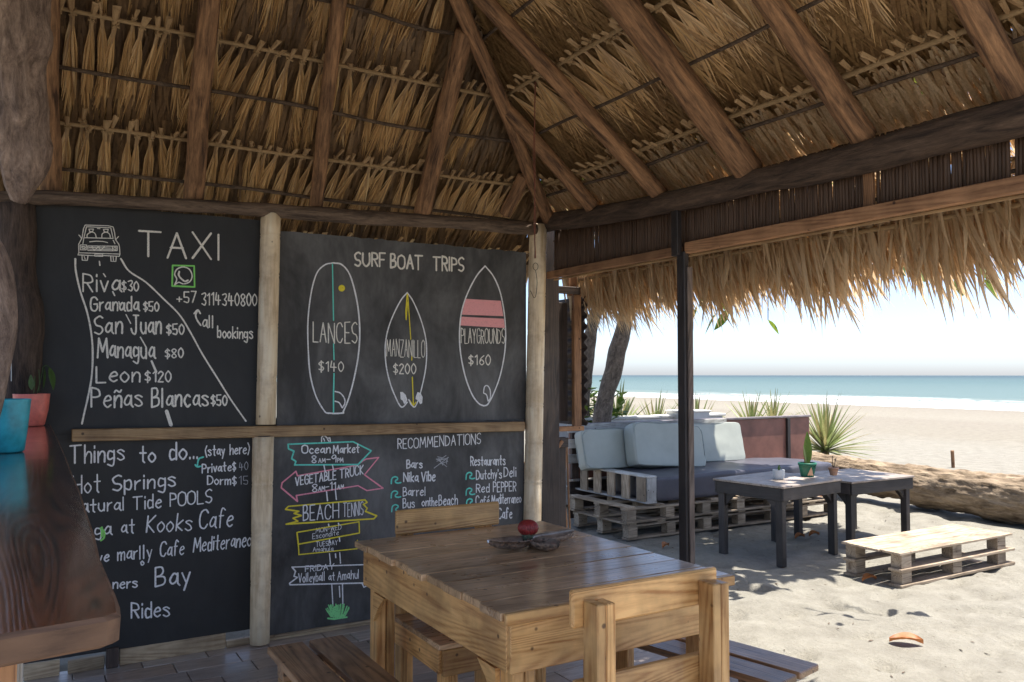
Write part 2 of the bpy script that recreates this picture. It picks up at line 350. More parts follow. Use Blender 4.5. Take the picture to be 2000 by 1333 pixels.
# ------------------------------------------------------------------ object helpers
def thing(name, label, cat, loc=(0, 0, 0), group=None, rotz=0.0):
    o = bpy.data.objects.new(name, None); col.objects.link(o)
    o.location = loc; o.rotation_euler = (0, 0, rotz); o.empty_display_size = 0.1
    o['label'] = label; o['category'] = cat
    if group: o['group'] = group
    return o
def tag(o, label, cat, group=None):
    o['label'] = label; o['category'] = cat
    if group: o['group'] = group
    return o
def wpos(o):
    p = Vector((0, 0, 0))
    m = Matrix.Identity(4)
    while o is not None:
        m = Matrix.LocRotScale(o.location, o.rotation_euler, o.scale) @ m; o = o.parent
    return m
def link(name, me, parent=None, loc=None, mat=None):
    o = bpy.data.objects.new(name, me); col.objects.link(o)
    if parent is not None: o.parent = parent
    if loc is not None: o.location = loc
    return o
class MB:
    def __init__(s): s.v = []; s.f = []; s.mi = []
    def add(s, vs, fs, mi=0):
        n = len(s.v); s.v += [tuple(x) for x in vs]; s.f += [tuple(i + n for i in f) for f in fs]; s.mi += [mi] * len(fs); return s
    def box(s, c, size, rot=None, ch=0.0, mi=0):
        hx, hy, hz = [a / 2 for a in size]
        c = Vector(c)
        if ch <= 0:
            vs = [Vector((x, y, z)) for x in (-hx, hx) for y in (-hy, hy) for z in (-hz, hz)]
            fs = [(0, 1, 3, 2), (4, 6, 7, 5), (0, 4, 5, 1), (2, 3, 7, 6), (0, 2, 6, 4), (1, 5, 7, 3)]
        else:
            ch = min(ch, hx * .8, hy * .8, hz * .8)
            vs = []; idx = {}
            for sx in (-1, 1):
                for sy in (-1, 1):
                    for sz in (-1, 1):
                        for a in range(3):
                            d = [hx - ch, hy - ch, hz - ch]; d[a] = (hx, hy, hz)[a]
                            idx[(sx, sy, sz, a)] = len(vs); vs.append(Vector((sx * d[0], sy * d[1], sz * d[2])))
            fs = []
            for a in range(3):
                b_, c_ = (a + 1) % 3, (a + 2) % 3
                for sg in (-1, 1):
                    q = []
                    for (p, r) in ((-1, -1), (1, -1), (1, 1), (-1, 1)):
                        k = [0, 0, 0]; k[a] = sg; k[b_] = p; k[c_] = r; q.append(idx[(*k, a)])
                    fs.append(tuple(q if sg > 0 else q[::-1]))
            for a in range(3):      # edges along axis a
                b_, c_ = (a + 1) % 3, (a + 2) % 3
                for p in (-1, 1):
                    for r in (-1, 1):
                        k0 = [0, 0, 0]; k0[a] = -1; k0[b_] = p; k0[c_] = r; k1 = list(k0); k1[a] = 1
                        q = (idx[(*k0, b_)], idx[(*k1, b_)], idx[(*k1, c_)], idx[(*k0, c_)])
                        fs.append(q if p * r < 0 else q[::-1])
            for sx in (-1, 1):
                for sy in (-1, 1):
                    for sz in (-1, 1):
                        q = tuple(idx[(sx, sy, sz, a)] for a in range(3))
                        fs.append(q if sx * sy * sz > 0 else q[::-1])
        if rot is not None: vs = [rot @ v for v in vs]
        return s.add([v + c for v in vs], fs, mi)
    def tube(s, pts, rad, seg=10, amp=0.0, ns=4.0, cap=True, mi=0, seed=0.0, flat=1.0, fine=0.0):
        pts = [Vector(p) for p in pts]
        n = len(pts)
        if not isinstance(rad, (list, tuple)): rad = [rad] * n
        vs = []; fs = []
        t0 = (pts[1] - pts[0]).normalized()
        up = Vector((0, 0, 1)) if abs(t0.z) < .9 else Vector((1, 0, 0))
        a = t0.cross(up).normalized()
        for i in range(n):
            t = (pts[min(i + 1, n - 1)] - pts[max(i - 1, 0)]).normalized()
            a = (a - t * a.dot(t)).normalized(); b = t.cross(a)
            for j in range(seg):
                an = 2 * math.pi * j / seg
                dirv = a * math.cos(an) + b * math.sin(an) * flat
                r = rad[i]
                if amp: r *= 1 + amp * noise.noise((pts[i] + dirv * 0.12) * ns + Vector((seed, seed, seed)))
                if fine:
                    q3 = pts[i] * 5 + dirv * 3.5; r *= 1 + fine * (abs(noise.noise(Vector((q3.x * 2.2, q3.y * 2.2, q3.z * .9)))) * 2 - .5) + fine * .4 * noise.noise(q3 * 4)
                vs.append(pts[i] + dirv * r)
        for i in range(n - 1):
            for j in range(seg):
                k = (j + 1) % seg
                fs.append((i * seg + j, i * seg + k, (i + 1) * seg + k, (i + 1) * seg + j))
        if cap:
            fs.append(tuple(range(seg))[::-1]); fs.append(tuple((n - 1) * seg + j for j in range(seg)))
        return s.add(vs, fs, mi)
    def lathe(s, prof, c=(0, 0, 0), seg=24, rib=0, ribamp=0.0, mi=0, cap=True):
        c = Vector(c); vs = []; fs = []
        for (r, z) in prof:
            for j in range(seg):
                an = 2 * math.pi * j / seg
                rr = r * (1 + ribamp * math.cos(rib * an)) if rib else r
                vs.append(c + Vector((rr * math.cos(an), rr * math.sin(an), z)))
        n = len(prof)
        for i in range(n - 1):
            for j in range(seg):
                k = (j + 1) % seg
                fs.append((i * seg + j, i * seg + k, (i + 1) * seg + k, (i + 1) * seg + j))
        if cap:
            fs.append(tuple(range(seg))[::-1]); fs.append(tuple((n - 1) * seg + j for j in range(seg)))
        return s.add(vs, fs, mi)
    def mesh(s, name, mats, smooth=False):
        me = bpy.data.meshes.new(name); me.from_pydata(s.v, [], s.f)
        if not isinstance(mats, (list, tuple)): mats = [mats]
        for m in mats: me.materials.append(m)
        if len(mats) > 1: me.polygons.foreach_set('material_index', s.mi)
        if smooth: me.polygons.foreach_set('use_smooth', [True] * len(s.f))
        me.update(); return me
    def build(s, name, mats, parent=None, smooth=False, world=True, kind=None):
        """vertices are in world space when world=True; the object sits at the parent's frame"""
        if parent is not None and world:
            inv = wpos(parent).inverted(); s.v = [tuple(inv @ Vector(p)) for p in s.v]
        o = link(name, s.mesh(name, mats, smooth), parent)
        if kind: o['kind'] = kind
        return o
def smooth_path(ctrl, n=8):
    P = [Vector(p) for p in ctrl]; out = []
    P = [P[0] * 2 - P[1]] + P + [P[-1] * 2 - P[-2]]
    for i in range(1, len(P) - 2):
        for k in range(n):
            t = k / n
            a, b, c, d = P[i - 1], P[i], P[i + 1], P[i + 2]
            out.append(0.5 * ((2 * b) + (c - a) * t + (2 * a - 5 * b + 4 * c - d) * t * t + (3 * b - a - 3 * c + d) * t ** 3))
    out.append(P[-2]); return out
def board(name, parent, c, size, fam, rot=None, ch=0.003, label=None):
    """one plank as an object of its own, centred on itself; c is in world space"""
    ax = 'xyz'[max(range(3), key=lambda i: size[i])]
    me = MB().box((0, 0, 0), size, None, ch).mesh(name, fam[ax] if isinstance(fam, dict) else fam)
    o = link(name, me, parent)
    if parent is not None:
        m = wpos(parent).inverted() @ Vector(c); o.location = m
    else: o.location = c
    if rot is not None: o.rotation_euler = rot
    if label: o['label'] = label
    return o
def log(name, pts, rad, mat, parent=None, seg=14, amp=0.16, ns=5.0, n=6, seed=0, label=None, fine=0.0):
    base = Vector(pts[0])
    qt = (Vector(pts[-1]) - base).to_track_quat('Z', 'Y'); qi = qt.inverted()
    P = smooth_path([qi @ (Vector(p) - base) for p in pts], n)
    if isinstance(rad, (list, tuple)):
        rr = []
        for i in range(len(P)):
            t = i / (len(P) - 1) * (len(rad) - 1); a = int(min(t, len(rad) - 2)); rr.append(rad[a] + (rad[a + 1] - rad[a]) * (t - a))
    else: rr = [rad] * len(P)
    me = MB().tube(P, rr, seg, amp, ns, seed=seed, fine=fine).mesh(name, mat, True)
    o = link(name, me, parent)
    o.location = (wpos(parent).inverted() @ base) if parent is not None else base
    o.rotation_mode = 'QUATERNION'; o.rotation_quaternion = qt
    if label: o['label'] = label
    return o
def struct(name, me): 
    o = link(name, me); o['kind'] = 'structure'; return o
# ================================================================== SETTING
SHORE = 62.4
SEA_Z = -1.2
def ground_z(x, y):
    d = math.hypot(x, y)
    z = -0.035
    if x > 9: z += (SEA_Z - 0.02 - z) * min(1.35, (x - 9) / (SHORE - 9))
    k = min(1, d / 3.0)
    inside = (-2.6 < x < 2.95 and -2 < y < 4.5)
    if not inside:
        fade = 1.0 if x < 30 else max(0, 1 - (x - 30) / 20)
        z += 0.012 * noise.noise(Vector((x * 2.6, y * 2.6, 0))) * fade
        z += 0.016 * noise.noise(Vector((x * 0.7, y * 0.7, 3))) * fade
        if d < 14:
            z += 0.016 * noise.noise(Vector((x * 6, y * 6, 1)))
            c = noise.noise(Vector((x * 4.2, y * 4.2, 9)))
            if c > 0.18: z -= min(.035, (c - 0.18) * 0.11)
    return z
_fr = random.Random(12); FEET = []
for wkx, wky, hd in ((3.6, .9, .5), (5.2, .8, 1.7), (6.8, 1.0, 1.2), (4.3, 2.6, .15), (7.4, 2.4, 1.9), (3.7, 3.7, 1.0), (6.5, 2.2, .2), (5.8, 1.6, 2.6)):
    x, y = wkx, wky
    for k in range(13):
        hd += _fr.gauss(0, .16); x += math.cos(hd) * .42; y += math.sin(hd) * .42
        sd = .09 * (-1) ** k; FEET.append((x - math.sin(hd) * sd, y + math.cos(hd) * sd, math.cos(hd + _fr.gauss(0, .1)), math.sin(hd), _fr.uniform(.012, .024)))
def foot_dent(x, y):
    d = 0
    for fx, fy, c, s_, dp in FEET:
        dx, dy = x - fx, y - fy
        if abs(dx) < .25 and abs(dy) < .25:
            u, v = (dx * c + dy * s_) / .15, (-dx * s_ + dy * c) / .062
            q = u * u + v * v
            if q < 1: d -= dp * (1 - q) ** .6
            elif q < 2.4: d += dp * .35 * math.sin((q - 1) / 1.4 * math.pi)
    return d
m = MB()
radii = [0.6]
while radii[-1] < 420: radii.append(radii[-1] * (1.007 if 3 < radii[-1] < 10 else 1.04))
angs = []
a = -180.0
while a < 180:
    angs.append(a); a += 0.35 if 20 < a < 72 else 4.0
vs = [(0, 0, -0.035)]
for r_ in radii:
    for a in angs:
        x, y = r_ * math.sin(R(a)), r_ * math.cos(R(a)); z_ = ground_z(x, y)
        if 3 < x < 9 and .5 < y < 7: z_ += foot_dent(x, y)
        vs.append((x, y, z_))
na = len(angs); fs = []
for j in range(na): fs.append((0, 1 + (j + 1) % na, 1 + j))
for i in range(len(radii) - 1):
    for j in range(na):
        k = (j + 1) % na
        fs.append((1 + i * na + j, 1 + i * na + k, 1 + (i + 1) * na + k, 1 + (i + 1) * na + j))
m.add(vs, fs)
struct('sand', m.mesh('sand', M_SAND, True))
# sea with a few low swells near the shore
m = MB(); xs = [SHORE - 7 + i * 1.0 for i in range(60)] + [SHORE + 55 + 12 * 1.18 ** i for i in range(34)]
ys = [-2500, -1200, -500, -200] + [-90 + i * 4 for i in range(84)] + [300, 500, 1000, 2500, 5000]
vs = []
for x in xs:
    for y in ys:
        n_ = x - SHORE
        z = SEA_Z
        if n_ < 60:
            wv = n_ + 2.6 * noise.noise(Vector((y * 0.035, 0, 2)))
            for c0, hgt, wd in ((9.5, 0.34, 1.7), (22, 0.22, 3.0), (36, 0.16, 3.5)):
                kk = 0.75 + 0.5 * noise.noise(Vector((y * 0.05, c0, 0)))
                z += hgt * kk * math.exp(-((wv - c0) / wd) ** 2)
        vs.append((x, y, z))
ny = len(ys); fs = [(i * ny + j, (i + 1) * ny + j, (i + 1) * ny + j + 1, i * ny + j + 1) for i in range(len(xs) - 1) for j in range(ny - 1)]
m.add(vs, fs); struct('sea', m.mesh('sea', M_SEA, True))

# tiled floor of the pavilion
m = MB().box((0.7, 2.35, -0.062), (4.45, 4.3, 0.1))
floor = struct('floor', m.mesh('floor', M_GROUT))
floor.location = (0, 0, 0)
tl, tw = 0.30, 0.15
tme = MB().box((0, 0, 0), (tl - .005, tw - .005, 0.012), None, 0.002).mesh('tile', M_TILE)
row = 0; y = 1.05
while y < 4.36:
    x = -0.55 - (row % 3) * 0.13
    while x < 2.72:
        o = link('tile', tme, floor, (x + tl / 2, y + tw / 2, -0.006 + random.uniform(-.0008, .0008))); x += tl
    y += tw; row += 1
# plinth planks under the boards
for i, (x0, x1, z1) in enumerate(((0.02, .17, .075), (.20, .36, .06), (.42, .92, .085), (.92, 1.75, .035), (1.76, 2.72, .03))):
    board('plinth_plank', floor, ((x0 + x1) / 2, 4.452, z1 / 2 + .001), (x1 - x0 - .004, .03, z1), PLINTHW)
board('plinth_block', floor, (.39, 4.44, .05), (.055, .05, .095), DARKW)

# ================================================================== ROOF
roof = thing('thatched_roof', 'dried palm thatch roof on round pole rafters over the dining table', 'roof', (BX, WY, Z0))
nA, nB = math.sqrt(1 + SA * SA), math.sqrt(1 + SB * SB)
A_dn, A_n, A_x = Vector((0, 1, -SA)) / nA, Vector((0, SA, 1)) / nA, None
B_dn, B_n = Vector((1, 0, -SB)) / nB, Vector((SB, 0, 1)) / nB
A_x = A_dn.cross(A_n); B_x = B_dn.cross(B_n)
def ptA(x, z, off=0.0): return Vector((x, WY - (z - Z0) / SA, z)) + A_n * off
def ptB(y, z, off=0.0): return Vector((BX - (z - Z0) / SB, y, z)) + B_n * off
# closed under-layer that keeps the sun out (hip roof, 4 slopes)
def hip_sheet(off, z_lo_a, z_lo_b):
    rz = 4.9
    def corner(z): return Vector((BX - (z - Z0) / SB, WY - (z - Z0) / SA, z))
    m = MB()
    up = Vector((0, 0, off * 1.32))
    XL, YB = -0.9, 0.7  # unseen rear and left edges pulled in to let light inside
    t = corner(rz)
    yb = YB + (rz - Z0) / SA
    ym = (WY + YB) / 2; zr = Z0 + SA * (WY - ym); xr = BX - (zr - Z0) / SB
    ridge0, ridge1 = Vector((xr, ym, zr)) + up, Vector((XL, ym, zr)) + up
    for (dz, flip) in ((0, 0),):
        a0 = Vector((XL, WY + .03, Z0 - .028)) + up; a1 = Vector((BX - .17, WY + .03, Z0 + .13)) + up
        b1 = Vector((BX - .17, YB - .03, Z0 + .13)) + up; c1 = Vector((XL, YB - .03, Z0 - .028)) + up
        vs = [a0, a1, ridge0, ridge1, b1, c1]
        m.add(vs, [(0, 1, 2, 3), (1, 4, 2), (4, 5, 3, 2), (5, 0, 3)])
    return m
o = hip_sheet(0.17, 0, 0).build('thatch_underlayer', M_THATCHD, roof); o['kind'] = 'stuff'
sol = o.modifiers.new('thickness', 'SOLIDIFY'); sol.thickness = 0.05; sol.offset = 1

def frond_mesh(k, L, half, n_leaf, narrow):
    """dried palm frond seen from below: stub, midrib, leaflets folded along the rib. x across, y down-slope, z outward"""
    rnd = random.Random(100 + k)
    m = MB()
    sw = rnd.uniform(.009, .0155); sl_ = rnd.uniform(.045, .095)
    # stub: a flaring leaf base with a cut end
    z_e = -rnd.uniform(.022, .05)
    q = lambda y, wd, z, th: [(-wd, y, z), (-wd * .5, y, z - th), (wd * .5, y, z - th), (wd, y, z)]
    p0, p1 = q(-sl_, sw * 1.05, z_e, .010), q(.03, sw * .5, 0.0, .012)
    sk = rnd.uniform(-.02, .02)
    p0 = [(x + sk, y + rnd.uniform(-.008, .008), z) for x, y, z in p0]
    m.add(p0 + p1, [(0, 4, 5, 1), (1, 5, 6, 2), (2, 6, 7, 3), (0, 1, 2, 3), (3, 7, 4, 0)], 1)
    # tie
    a = rnd.uniform(-.3, .3)
    for s in (-1, 1):
        m.box((0, 0.0, -.015), (.034, .006, .024), Matrix.Rotation(s * .7 + a, 3, 'Z'), mi=2)
    # midrib
    bend = rnd.uniform(-.05, .05)
    def rib(t): return Vector((bend * t * t, t * L, -.004 + .028 * t))
    for i in range(4):
        a, b = rib(i / 4), rib((i + 1) / 4); wa, wb = .009 * (1 - i / 5), .009 * (1 - (i + 1) / 5)
        m.add([a + Vector((-wa, 0, 0)), a + Vector((0, 0, -wa)), a + Vector((wa, 0, 0)), b + Vector((-wb, 0, 0)), b + Vector((0, 0, -wb)), b + Vector((wb, 0, 0))],
              [(0, 3, 4, 1), (1, 4, 5, 2)], 1)
    for s in (-1, 1):
        for i in range(n_leaf):
            t = .03 + .9 * (i + rnd.random() * .7) / n_leaf
            p = rib(t)
            an = rnd.uniform(.04, .17) if narrow else rnd.uniform(.10, .34)
            ln = rnd.uniform(.20, .34) * (1 if narrow else 1.05) * (1 - .35 * t)
            wd = rnd.uniform(.0026, .0058) * (1 if narrow else 1.2)
            cx = s * math.sin(an); cy = math.cos(an)
            side = Vector((cy, -cx, 0)) * wd
            zz = rnd.uniform(-.010, .012) if narrow else rnd.uniform(-.006, .012)
            drop = rnd.uniform(-.03, .012)
            pts = []
            for u, ww in ((0, .6), (.45, 1), (1, .12)):
                q_ = p + Vector((cx * ln * u, cy * ln * u, zz * u + drop * u * u))
                if narrow: q_.x = max(-half, min(half, q_.x)); q_.z += .024 * (q_.x / half) ** 2
                else: q_.z += .020 * min(1, (q_.x / half) ** 2)
                pts.append((q_ - side * ww, q_ + Vector((0, 0, -.004 * ww)), q_ + side * ww))
            v_ = [x for t3 in pts for x in t3]
            m.add(v_, [(0, 3, 4, 1), (1, 4, 5, 2), (3, 6, 7, 4), (4, 7, 8, 5)], 0)
    return m.mesh('palm_frond', [M_THATCH, M_STUB, M_ROPE])
FA = [frond_mesh(i, .66, .026, 50, True) for i in range(9)]
FB = [frond_mesh(20 + i, .70, .08, 52, False) for i in range(9)]
frond_i = [0]
extra = []
FE = [f_.copy() for f_ in FB]
for f_ in FE: f_.materials[0] = M_FRINGE  # paler, more translucent copies imitate sunlit thatch at the eave
def place_frond(mesh, p, dn, nrm, part=True, short=1.0):
    xa = dn.cross(nrm).normalized()
    # twist so the tips lie outside the next row
    tilt = Quaternion(xa, random.uniform(.07, .12)); d2 = tilt @ dn
    if d2.dot(nrm) < 0: d2 = tilt.inverted() @ dn
    yaw = Quaternion(nrm, random.gauss(0, .085)); d2 = yaw @ d2
    x2 = d2.cross(nrm).normalized(); n2 = x2.cross(d2)
    mt = Matrix((x2, d2, n2)).transposed().to_4x4(); mt.translation = p
    if not part:
        k = [tuple(mt @ v.co) for v in mesh.vertices]
        joined.add(k, [tuple(p_.vertices) for p_ in mesh.polygons]); return
    o = bpy.data.objects.new('palm_frond', mesh); col.objects.link(o); o.parent = roof
    o.matrix_local = roof_inv @ mt
    sx = random.uniform(.8, 1.2); o.scale = (sx * random.choice((-1, 1)), random.uniform(.85, 1.15) * short, random.uniform(.85, 1.15))
    frond_i[0] += 1
joined = MB()
roof_inv = Matrix.Translation(-Vector((BX, WY, Z0)))
ROWS = (2.20, 2.57, 2.94, 3.31)
for zr in ROWS:
    xh = BX - (zr - Z0) / SB; yh = WY - (zr - Z0) / SA
    x = -0.28 if zr < 3.2 else 0.25
    step = .053
    if zr == 2.20: x, step, xh = -.1, .075, BX + .1
    while x < xh - .03:
        if not (zr > 3.2 and x > 2.2):
            place_frond(random.choice(FA), ptA(x + random.uniform(-.018, .018), zr + random.uniform(-.014, .014), random.uniform(.016, .032)), A_dn, A_n, zr != 2.20)
        x += step * random.uniform(.8, 1.2)
    y = {2.20: 1.0, 2.57: 1.25, 2.94: 1.75, 3.31: 2.5}[zr]
    if zr == 2.20: yh = WY + .1
    while y < yh - .02:
        place_frond(random.choice(FE if zr < 2.6 else FB), ptB(y + random.uniform(-.018, .018), zr + random.uniform(-.014, .014), random.uniform(.016, .032)), B_dn, B_n, True, .27 if zr == 2.20 else 1.0)
        y += .060 * random.uniform(.8, 1.2)
joined.build('thatch_fronds', M_THATCH, roof, kind='stuff')
print('fronds', frond_i[0])
# loose straw, coloured dark for shade, that fills the depth between the fronds and the under-layer
m = MB(); rnd = random.Random(5)
def straw(m, p, dn, xa, nrm, ln, wd, an):
    d = dn * math.cos(an) + xa * math.sin(an); s = (xa * math.cos(an) - dn * math.sin(an)) * wd
    q = p + d * ln + nrm * rnd.uniform(-.01, .01); c = (p + q) / 2 + nrm * rnd.uniform(-.012, .012)
    m.add([p - s * .7, p + s * .7, c - s, c + s, q - s * .15, q + s * .15], [(0, 1, 3, 2), (2, 3, 5, 4)])
for i in range(15000):
    z = rnd.uniform(2.15, 3.5); x = rnd.uniform(-.5, BX + .1)
    if x > BX - (z - Z0) / SB + .08: continue
    straw(m, ptA(x, z, rnd.uniform(.07, .13)), A_dn, A_x, A_n, rnd.uniform(.2, .4), rnd.uniform(.007, .012), rnd.gauss(0, .12))
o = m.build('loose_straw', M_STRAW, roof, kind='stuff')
m = MB()
for i in range(22000):
    z = rnd.uniform(2.60, 3.4); y = rnd.uniform(.9, WY + .2)
    if y > WY - (z - Z0) / SA + .08: continue
    straw(m, ptB(y, z, rnd.uniform(.055, .12)), B_dn, B_x, B_n, rnd.uniform(.2, .4), rnd.uniform(.005, .010), rnd.choice((-.32, .32)) + rnd.gauss(0, .08))
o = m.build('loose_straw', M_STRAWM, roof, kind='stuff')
m = MB()
for i in range(1500):
    straw(m, ptB(rnd.uniform(.95, WY), rnd.uniform(2.38, 2.55), rnd.uniform(-.004, .02)), B_dn, B_x, B_n, rnd.uniform(.12, .26), rnd.uniform(.005, .011), rnd.gauss(0, .12))
m.build('sunlit_tint_straw', M_FRINGE, roof, kind='stuff')  # added pale layer, its colour stands for the sunlit eave strip
# battens
def jog(a, b, n, amp, nrm=Vector((0, 0, 1))):
    return [a.lerp(b, i / n) + Vector((random.uniform(-amp, amp), random.uniform(-amp, amp), random.uniform(-amp, amp))) for i in range(n + 1)]
for zr in ROWS[1:]:
    xh = BX - (zr - Z0) / SB; yh = WY - (zr - Z0) / SA
    log('tied_batten', jog(ptA(-.45, zr, -.002), ptA(xh, zr, -.002), 6, .006), .010, M_ROPE, roof, 6, .2, 20, 3)
    log('tied_batten', jog(ptB(1.0, zr, -.002), ptB(yh, zr, -.002), 6, .006), .011, M_ROPE, roof, 6, .2, 20, 3)
for zr in (2.40, 2.765, 3.14):
    xh = BX - (zr - Z0) / SB; yh = WY - (zr - Z0) / SA
    log('cross_batten', jog(ptA(-.45, zr, -.012), ptA(xh, zr, -.012), 7, .012), .0095, M_STICK, roof, 7, .15, 12, 4)
    if zr == 2.40: zr = 2.52; yh = WY - .1
    log('cross_batten', jog(ptB(1.0, zr, -.012), ptB(yh, zr, -.012), 7, .009), .0085, M_STICK, roof, 7, .15, 12, 4)
# rafters, round poles, from pixel pairs laid into the slopes
def rafter(pa, pb, plane, wpx, ext=1.45, ext0=.03, off=-.065, mat=M_RAFT, amp=.05):
    h = hitA if plane == 'A' else hitB
    a, b = h(*pa, off), h(*pb, off)
    d = b - a
    a2 = a - d * ext0; b2 = b + d * (ext - 1)
    mid = a.lerp(b, .5) + Vector((random.uniform(-.01, .01), random.uniform(-.01, .01), random.uniform(-.006, .006)))
    dep = (a - CAM).dot(_f)
    r_ = wpx / 2 / F_PX * dep
    return log('rafter', [a2, a.lerp(b, .25), mid, b, b2], [r_ * 1.0, r_ * .97, r_ * .93, r_ * .9], mat, roof, 14, amp, 5, 8, seed=random.random() * 9)
rafter((100, 365), (95, 0), 'A', 38)
rafter((378, 382), (410, 0), 'A', 38)
rafter((617, 400), (663, 0), 'A', 27)
rafter((826, 410), (905, 75), 'A', 34, 1.0)
rafter((988, 415), (1022, 345), 'A', 26, 1.0)
rafter((1067, 418), (893, 0), 'A', 26, off=-.09)
rafter((1152, 398), (990, 215), 'B', 30, 1.0)
rafter((1282, 372), (945, 0), 'B', 34)
rafter((1458, 328), (1212, 0), 'B', 58)
rafter((1683, 262), (1502, 0), 'B', 52)
rafter((2000, 200), (1893, 0), 'B', 58)
rafter((2330, 130), (2300, 0), 'B', 58)

# ------------------------------------------------------------------ beams and posts
wb = [hit(-120, 398, 1, 4.36), hit(60, 386, 1, 4.38), hit(300, 398, 1, 4.36), hit(520, 411, 1, 4.38), hit(700, 425, 1, 4.36), hit(870, 434, 1, 4.37), hit(1045, 448, 1, 4.37)]
t = log('wall_beam', wb, [.036, .034, .032, .036, .044, .038, .040], M_LOGB, None, 16, .22, 6, 6)
tag(t, 'knotty brown log beam running above the two upper chalkboards', 'beam')
bb = [hit(1062, 437, 0, BX - .03), hit(1250, 408, 0, BX - .03), hit(1460, 360, 0, BX - .03), hit(1650, 318, 0, BX - .03), hit(1800, 278, 0, BX - .03), hit(2000, 228, 0, BX - .03)]
d = bb[-1] - bb[-2]; bb.append(bb[-1] + Vector((0, -1.2, 0)))
t = log('sea_side_beam', bb, [.060, .056, .058, .064, .068, .070, .07], M_BEAMD, None, 18, .16, 4, 6)
tag(t, 'dark log beam above the reed screen on the open sea side', 'beam')
pa, pb = hit(1380, 372, 0, BX - .1), hit(1461, 358, 0, BX - .1)
o = board('patch_plate', t, (pa + pb) / 2, ((.015), (pb - pa).length, .055), ORANGEW)
o.rotation_euler = (math.atan2((pb - pa).z, (pa - pb).y) * -1, 0, 0)
t = thing('black_post', 'slim black painted timber post standing behind the table corner', 'post', (BX, 3.15, 0))
px0, px1 = hit(1327, 700, 1, 3.12), hit(1357, 700, 1, 3.16)
bx_ = 2.895
board('post_core', t, (bx_ - .006, 3.150, 1.02), (.034, .058, 2.04), BLACKW, ch=.004)
board('post_facing', t, (bx_ + .008, 3.115, .98), (.034, .010, 1.96), POSTW, ch=.002)  # paler strip paints the side of the post that catches light
board('post_top', t, (bx_ - .03, 3.17, 2.19), (.03, .05, .34), BLACKW)

def bamboo(top, bot, r0, r1, label, nodes, group=None):
    """a bamboo culm with ringed joints, from point bot up to top"""
    L = (top - bot).length
    t = thing('bamboo_post', label, 'bamboo post', bot)
    prof = []
    k = 0; nn = sorted(nodes)
    zs = [0.0]
    for z in nn: zs += [z - .02, z - .006, z, z + .006, z + .02]
    zs.append(1.0 * L)
    prof = []
    for z in zs:
        r = r0 + (r1 - r0) * z / L
        if any(abs(z - q) < .001 for q in nn): r *= 1.015
        elif any(abs(abs(z - q) - .006) < .001 for q in nn): r *= .955
        prof.append((r, z))
    rot = (top - bot).to_track_quat('Z', 'Y')
    me = MB().lathe(prof, (0, 0, 0), 28).mesh('culm', M_BAMBOO, True)
    for p in me.polygons:
        if len(p.vertices) > 4: p.use_smooth = False
    o = link('culm', me, t); o.rotation_mode = 'QUATERNION'; o.rotation_quaternion = rot
    hole = MB().tube([(0, 0, 0), (0, 0, .003)], r1 * .72, 20).mesh('culm_end', DARKW['z'])
    o2 = link('culm_end', hole, t, (top - bot) + (top - bot).normalized() * .0008); o2.rotation_mode = 'QUATERNION'; o2.rotation_quaternion = rot
    return t
yb = 4.395
T, B = hit(529, 411, 1, yb), hit(519, 829, 1, yb)
bamboo(T, B, .051, .052, 'pale bamboo pole piece between the two upper chalkboards, above the wooden slat', [.24, .52, .79, 1.0])
T, B = hit(514, 853, 1, yb), hit(507, 1256, 1, yb)
bamboo(T, B, .050, .055, 'pale bamboo pole piece between the two lower chalkboards, below the wooden slat', [.31, .56, .82])
T, B = hit(1051, 440, 1, yb), hit(1037, 1155, 1, yb)
bamboo(T, B, .057, .056, 'tall bamboo corner post right of the surf boat chalkboard', [.15, .42, .68, .93, 1.16, 1.39, 1.62, 1.86, 2.12])

# knotty posts on the left side
t = log('gnarled_post', [hit(30, 1190, 1, 4.40), hit(36, 840, 1, 4.4), hit(44, 700, 1, 4.38), hit(46, 610, 1, 4.38), hit(34, 520, 1, 4.4), hit(30, 400, 1, 4.4)], [.085, .085, .078, .092, .078, .078, .085], M_POSTD, None, 16, .22, 5)
tag(t, 'dark gnarled post beside the taxi chalkboard behind the coral pot', 'post')
t = log('stripped_trunk', [hit(35, -150, 1, 3.0), hit(40, 20, 1, 3.1), hit(36, 130, 1, 3.2), hit(46, 250, 1, 3.3), hit(45, 330, 1, 3.36), hit(40, 392, 1, 3.42)], [.085, .086, .084, .080, .082, .066, .030], M_PALELOG, None, 40, .30, 7, 16, fine=.14)
tag(t, 'pale stripped gnarled log end hanging down above the log beam', 'log')
t = log('bent_trunk', [hit(-330, -260, 1, 2.6), hit(-230, 60, 1, 2.55), hit(-130, 300, 1, 2.5), hit(-66, 440, 1, 2.5), hit(-25, 520, 1, 2.5), hit(-14, 640, 1, 2.5), hit(-28, 740, 1, 2.5), hit(-60, 900, 1, 2.5)], [.045, .048, .05, .05, .052, .056, .052, .05], M_PALELOG, None, 14, .2, 5)
tag(t, 'bent pale grey trunk edge above the turquoise pot', 'trunk')
t = thing('wire_hooks', 'two short white wires crossing the gap beside the dark gnarled post', 'wire', hit(16, 600, 1, 3.6))
for py in (594, 724):
    a, b = hit(12, py, 1, 3.6), hit(20, py - 1, 1, 3.6); MB().tube([a, b], .0022, 6).build('wire', M_WHITEP, t)
a, b = hit(22, 560, 1, 3.62), hit(22, 745, 1, 3.62); MB().tube([a, b], .0016, 5).build('wire', M_WHITEP, t)

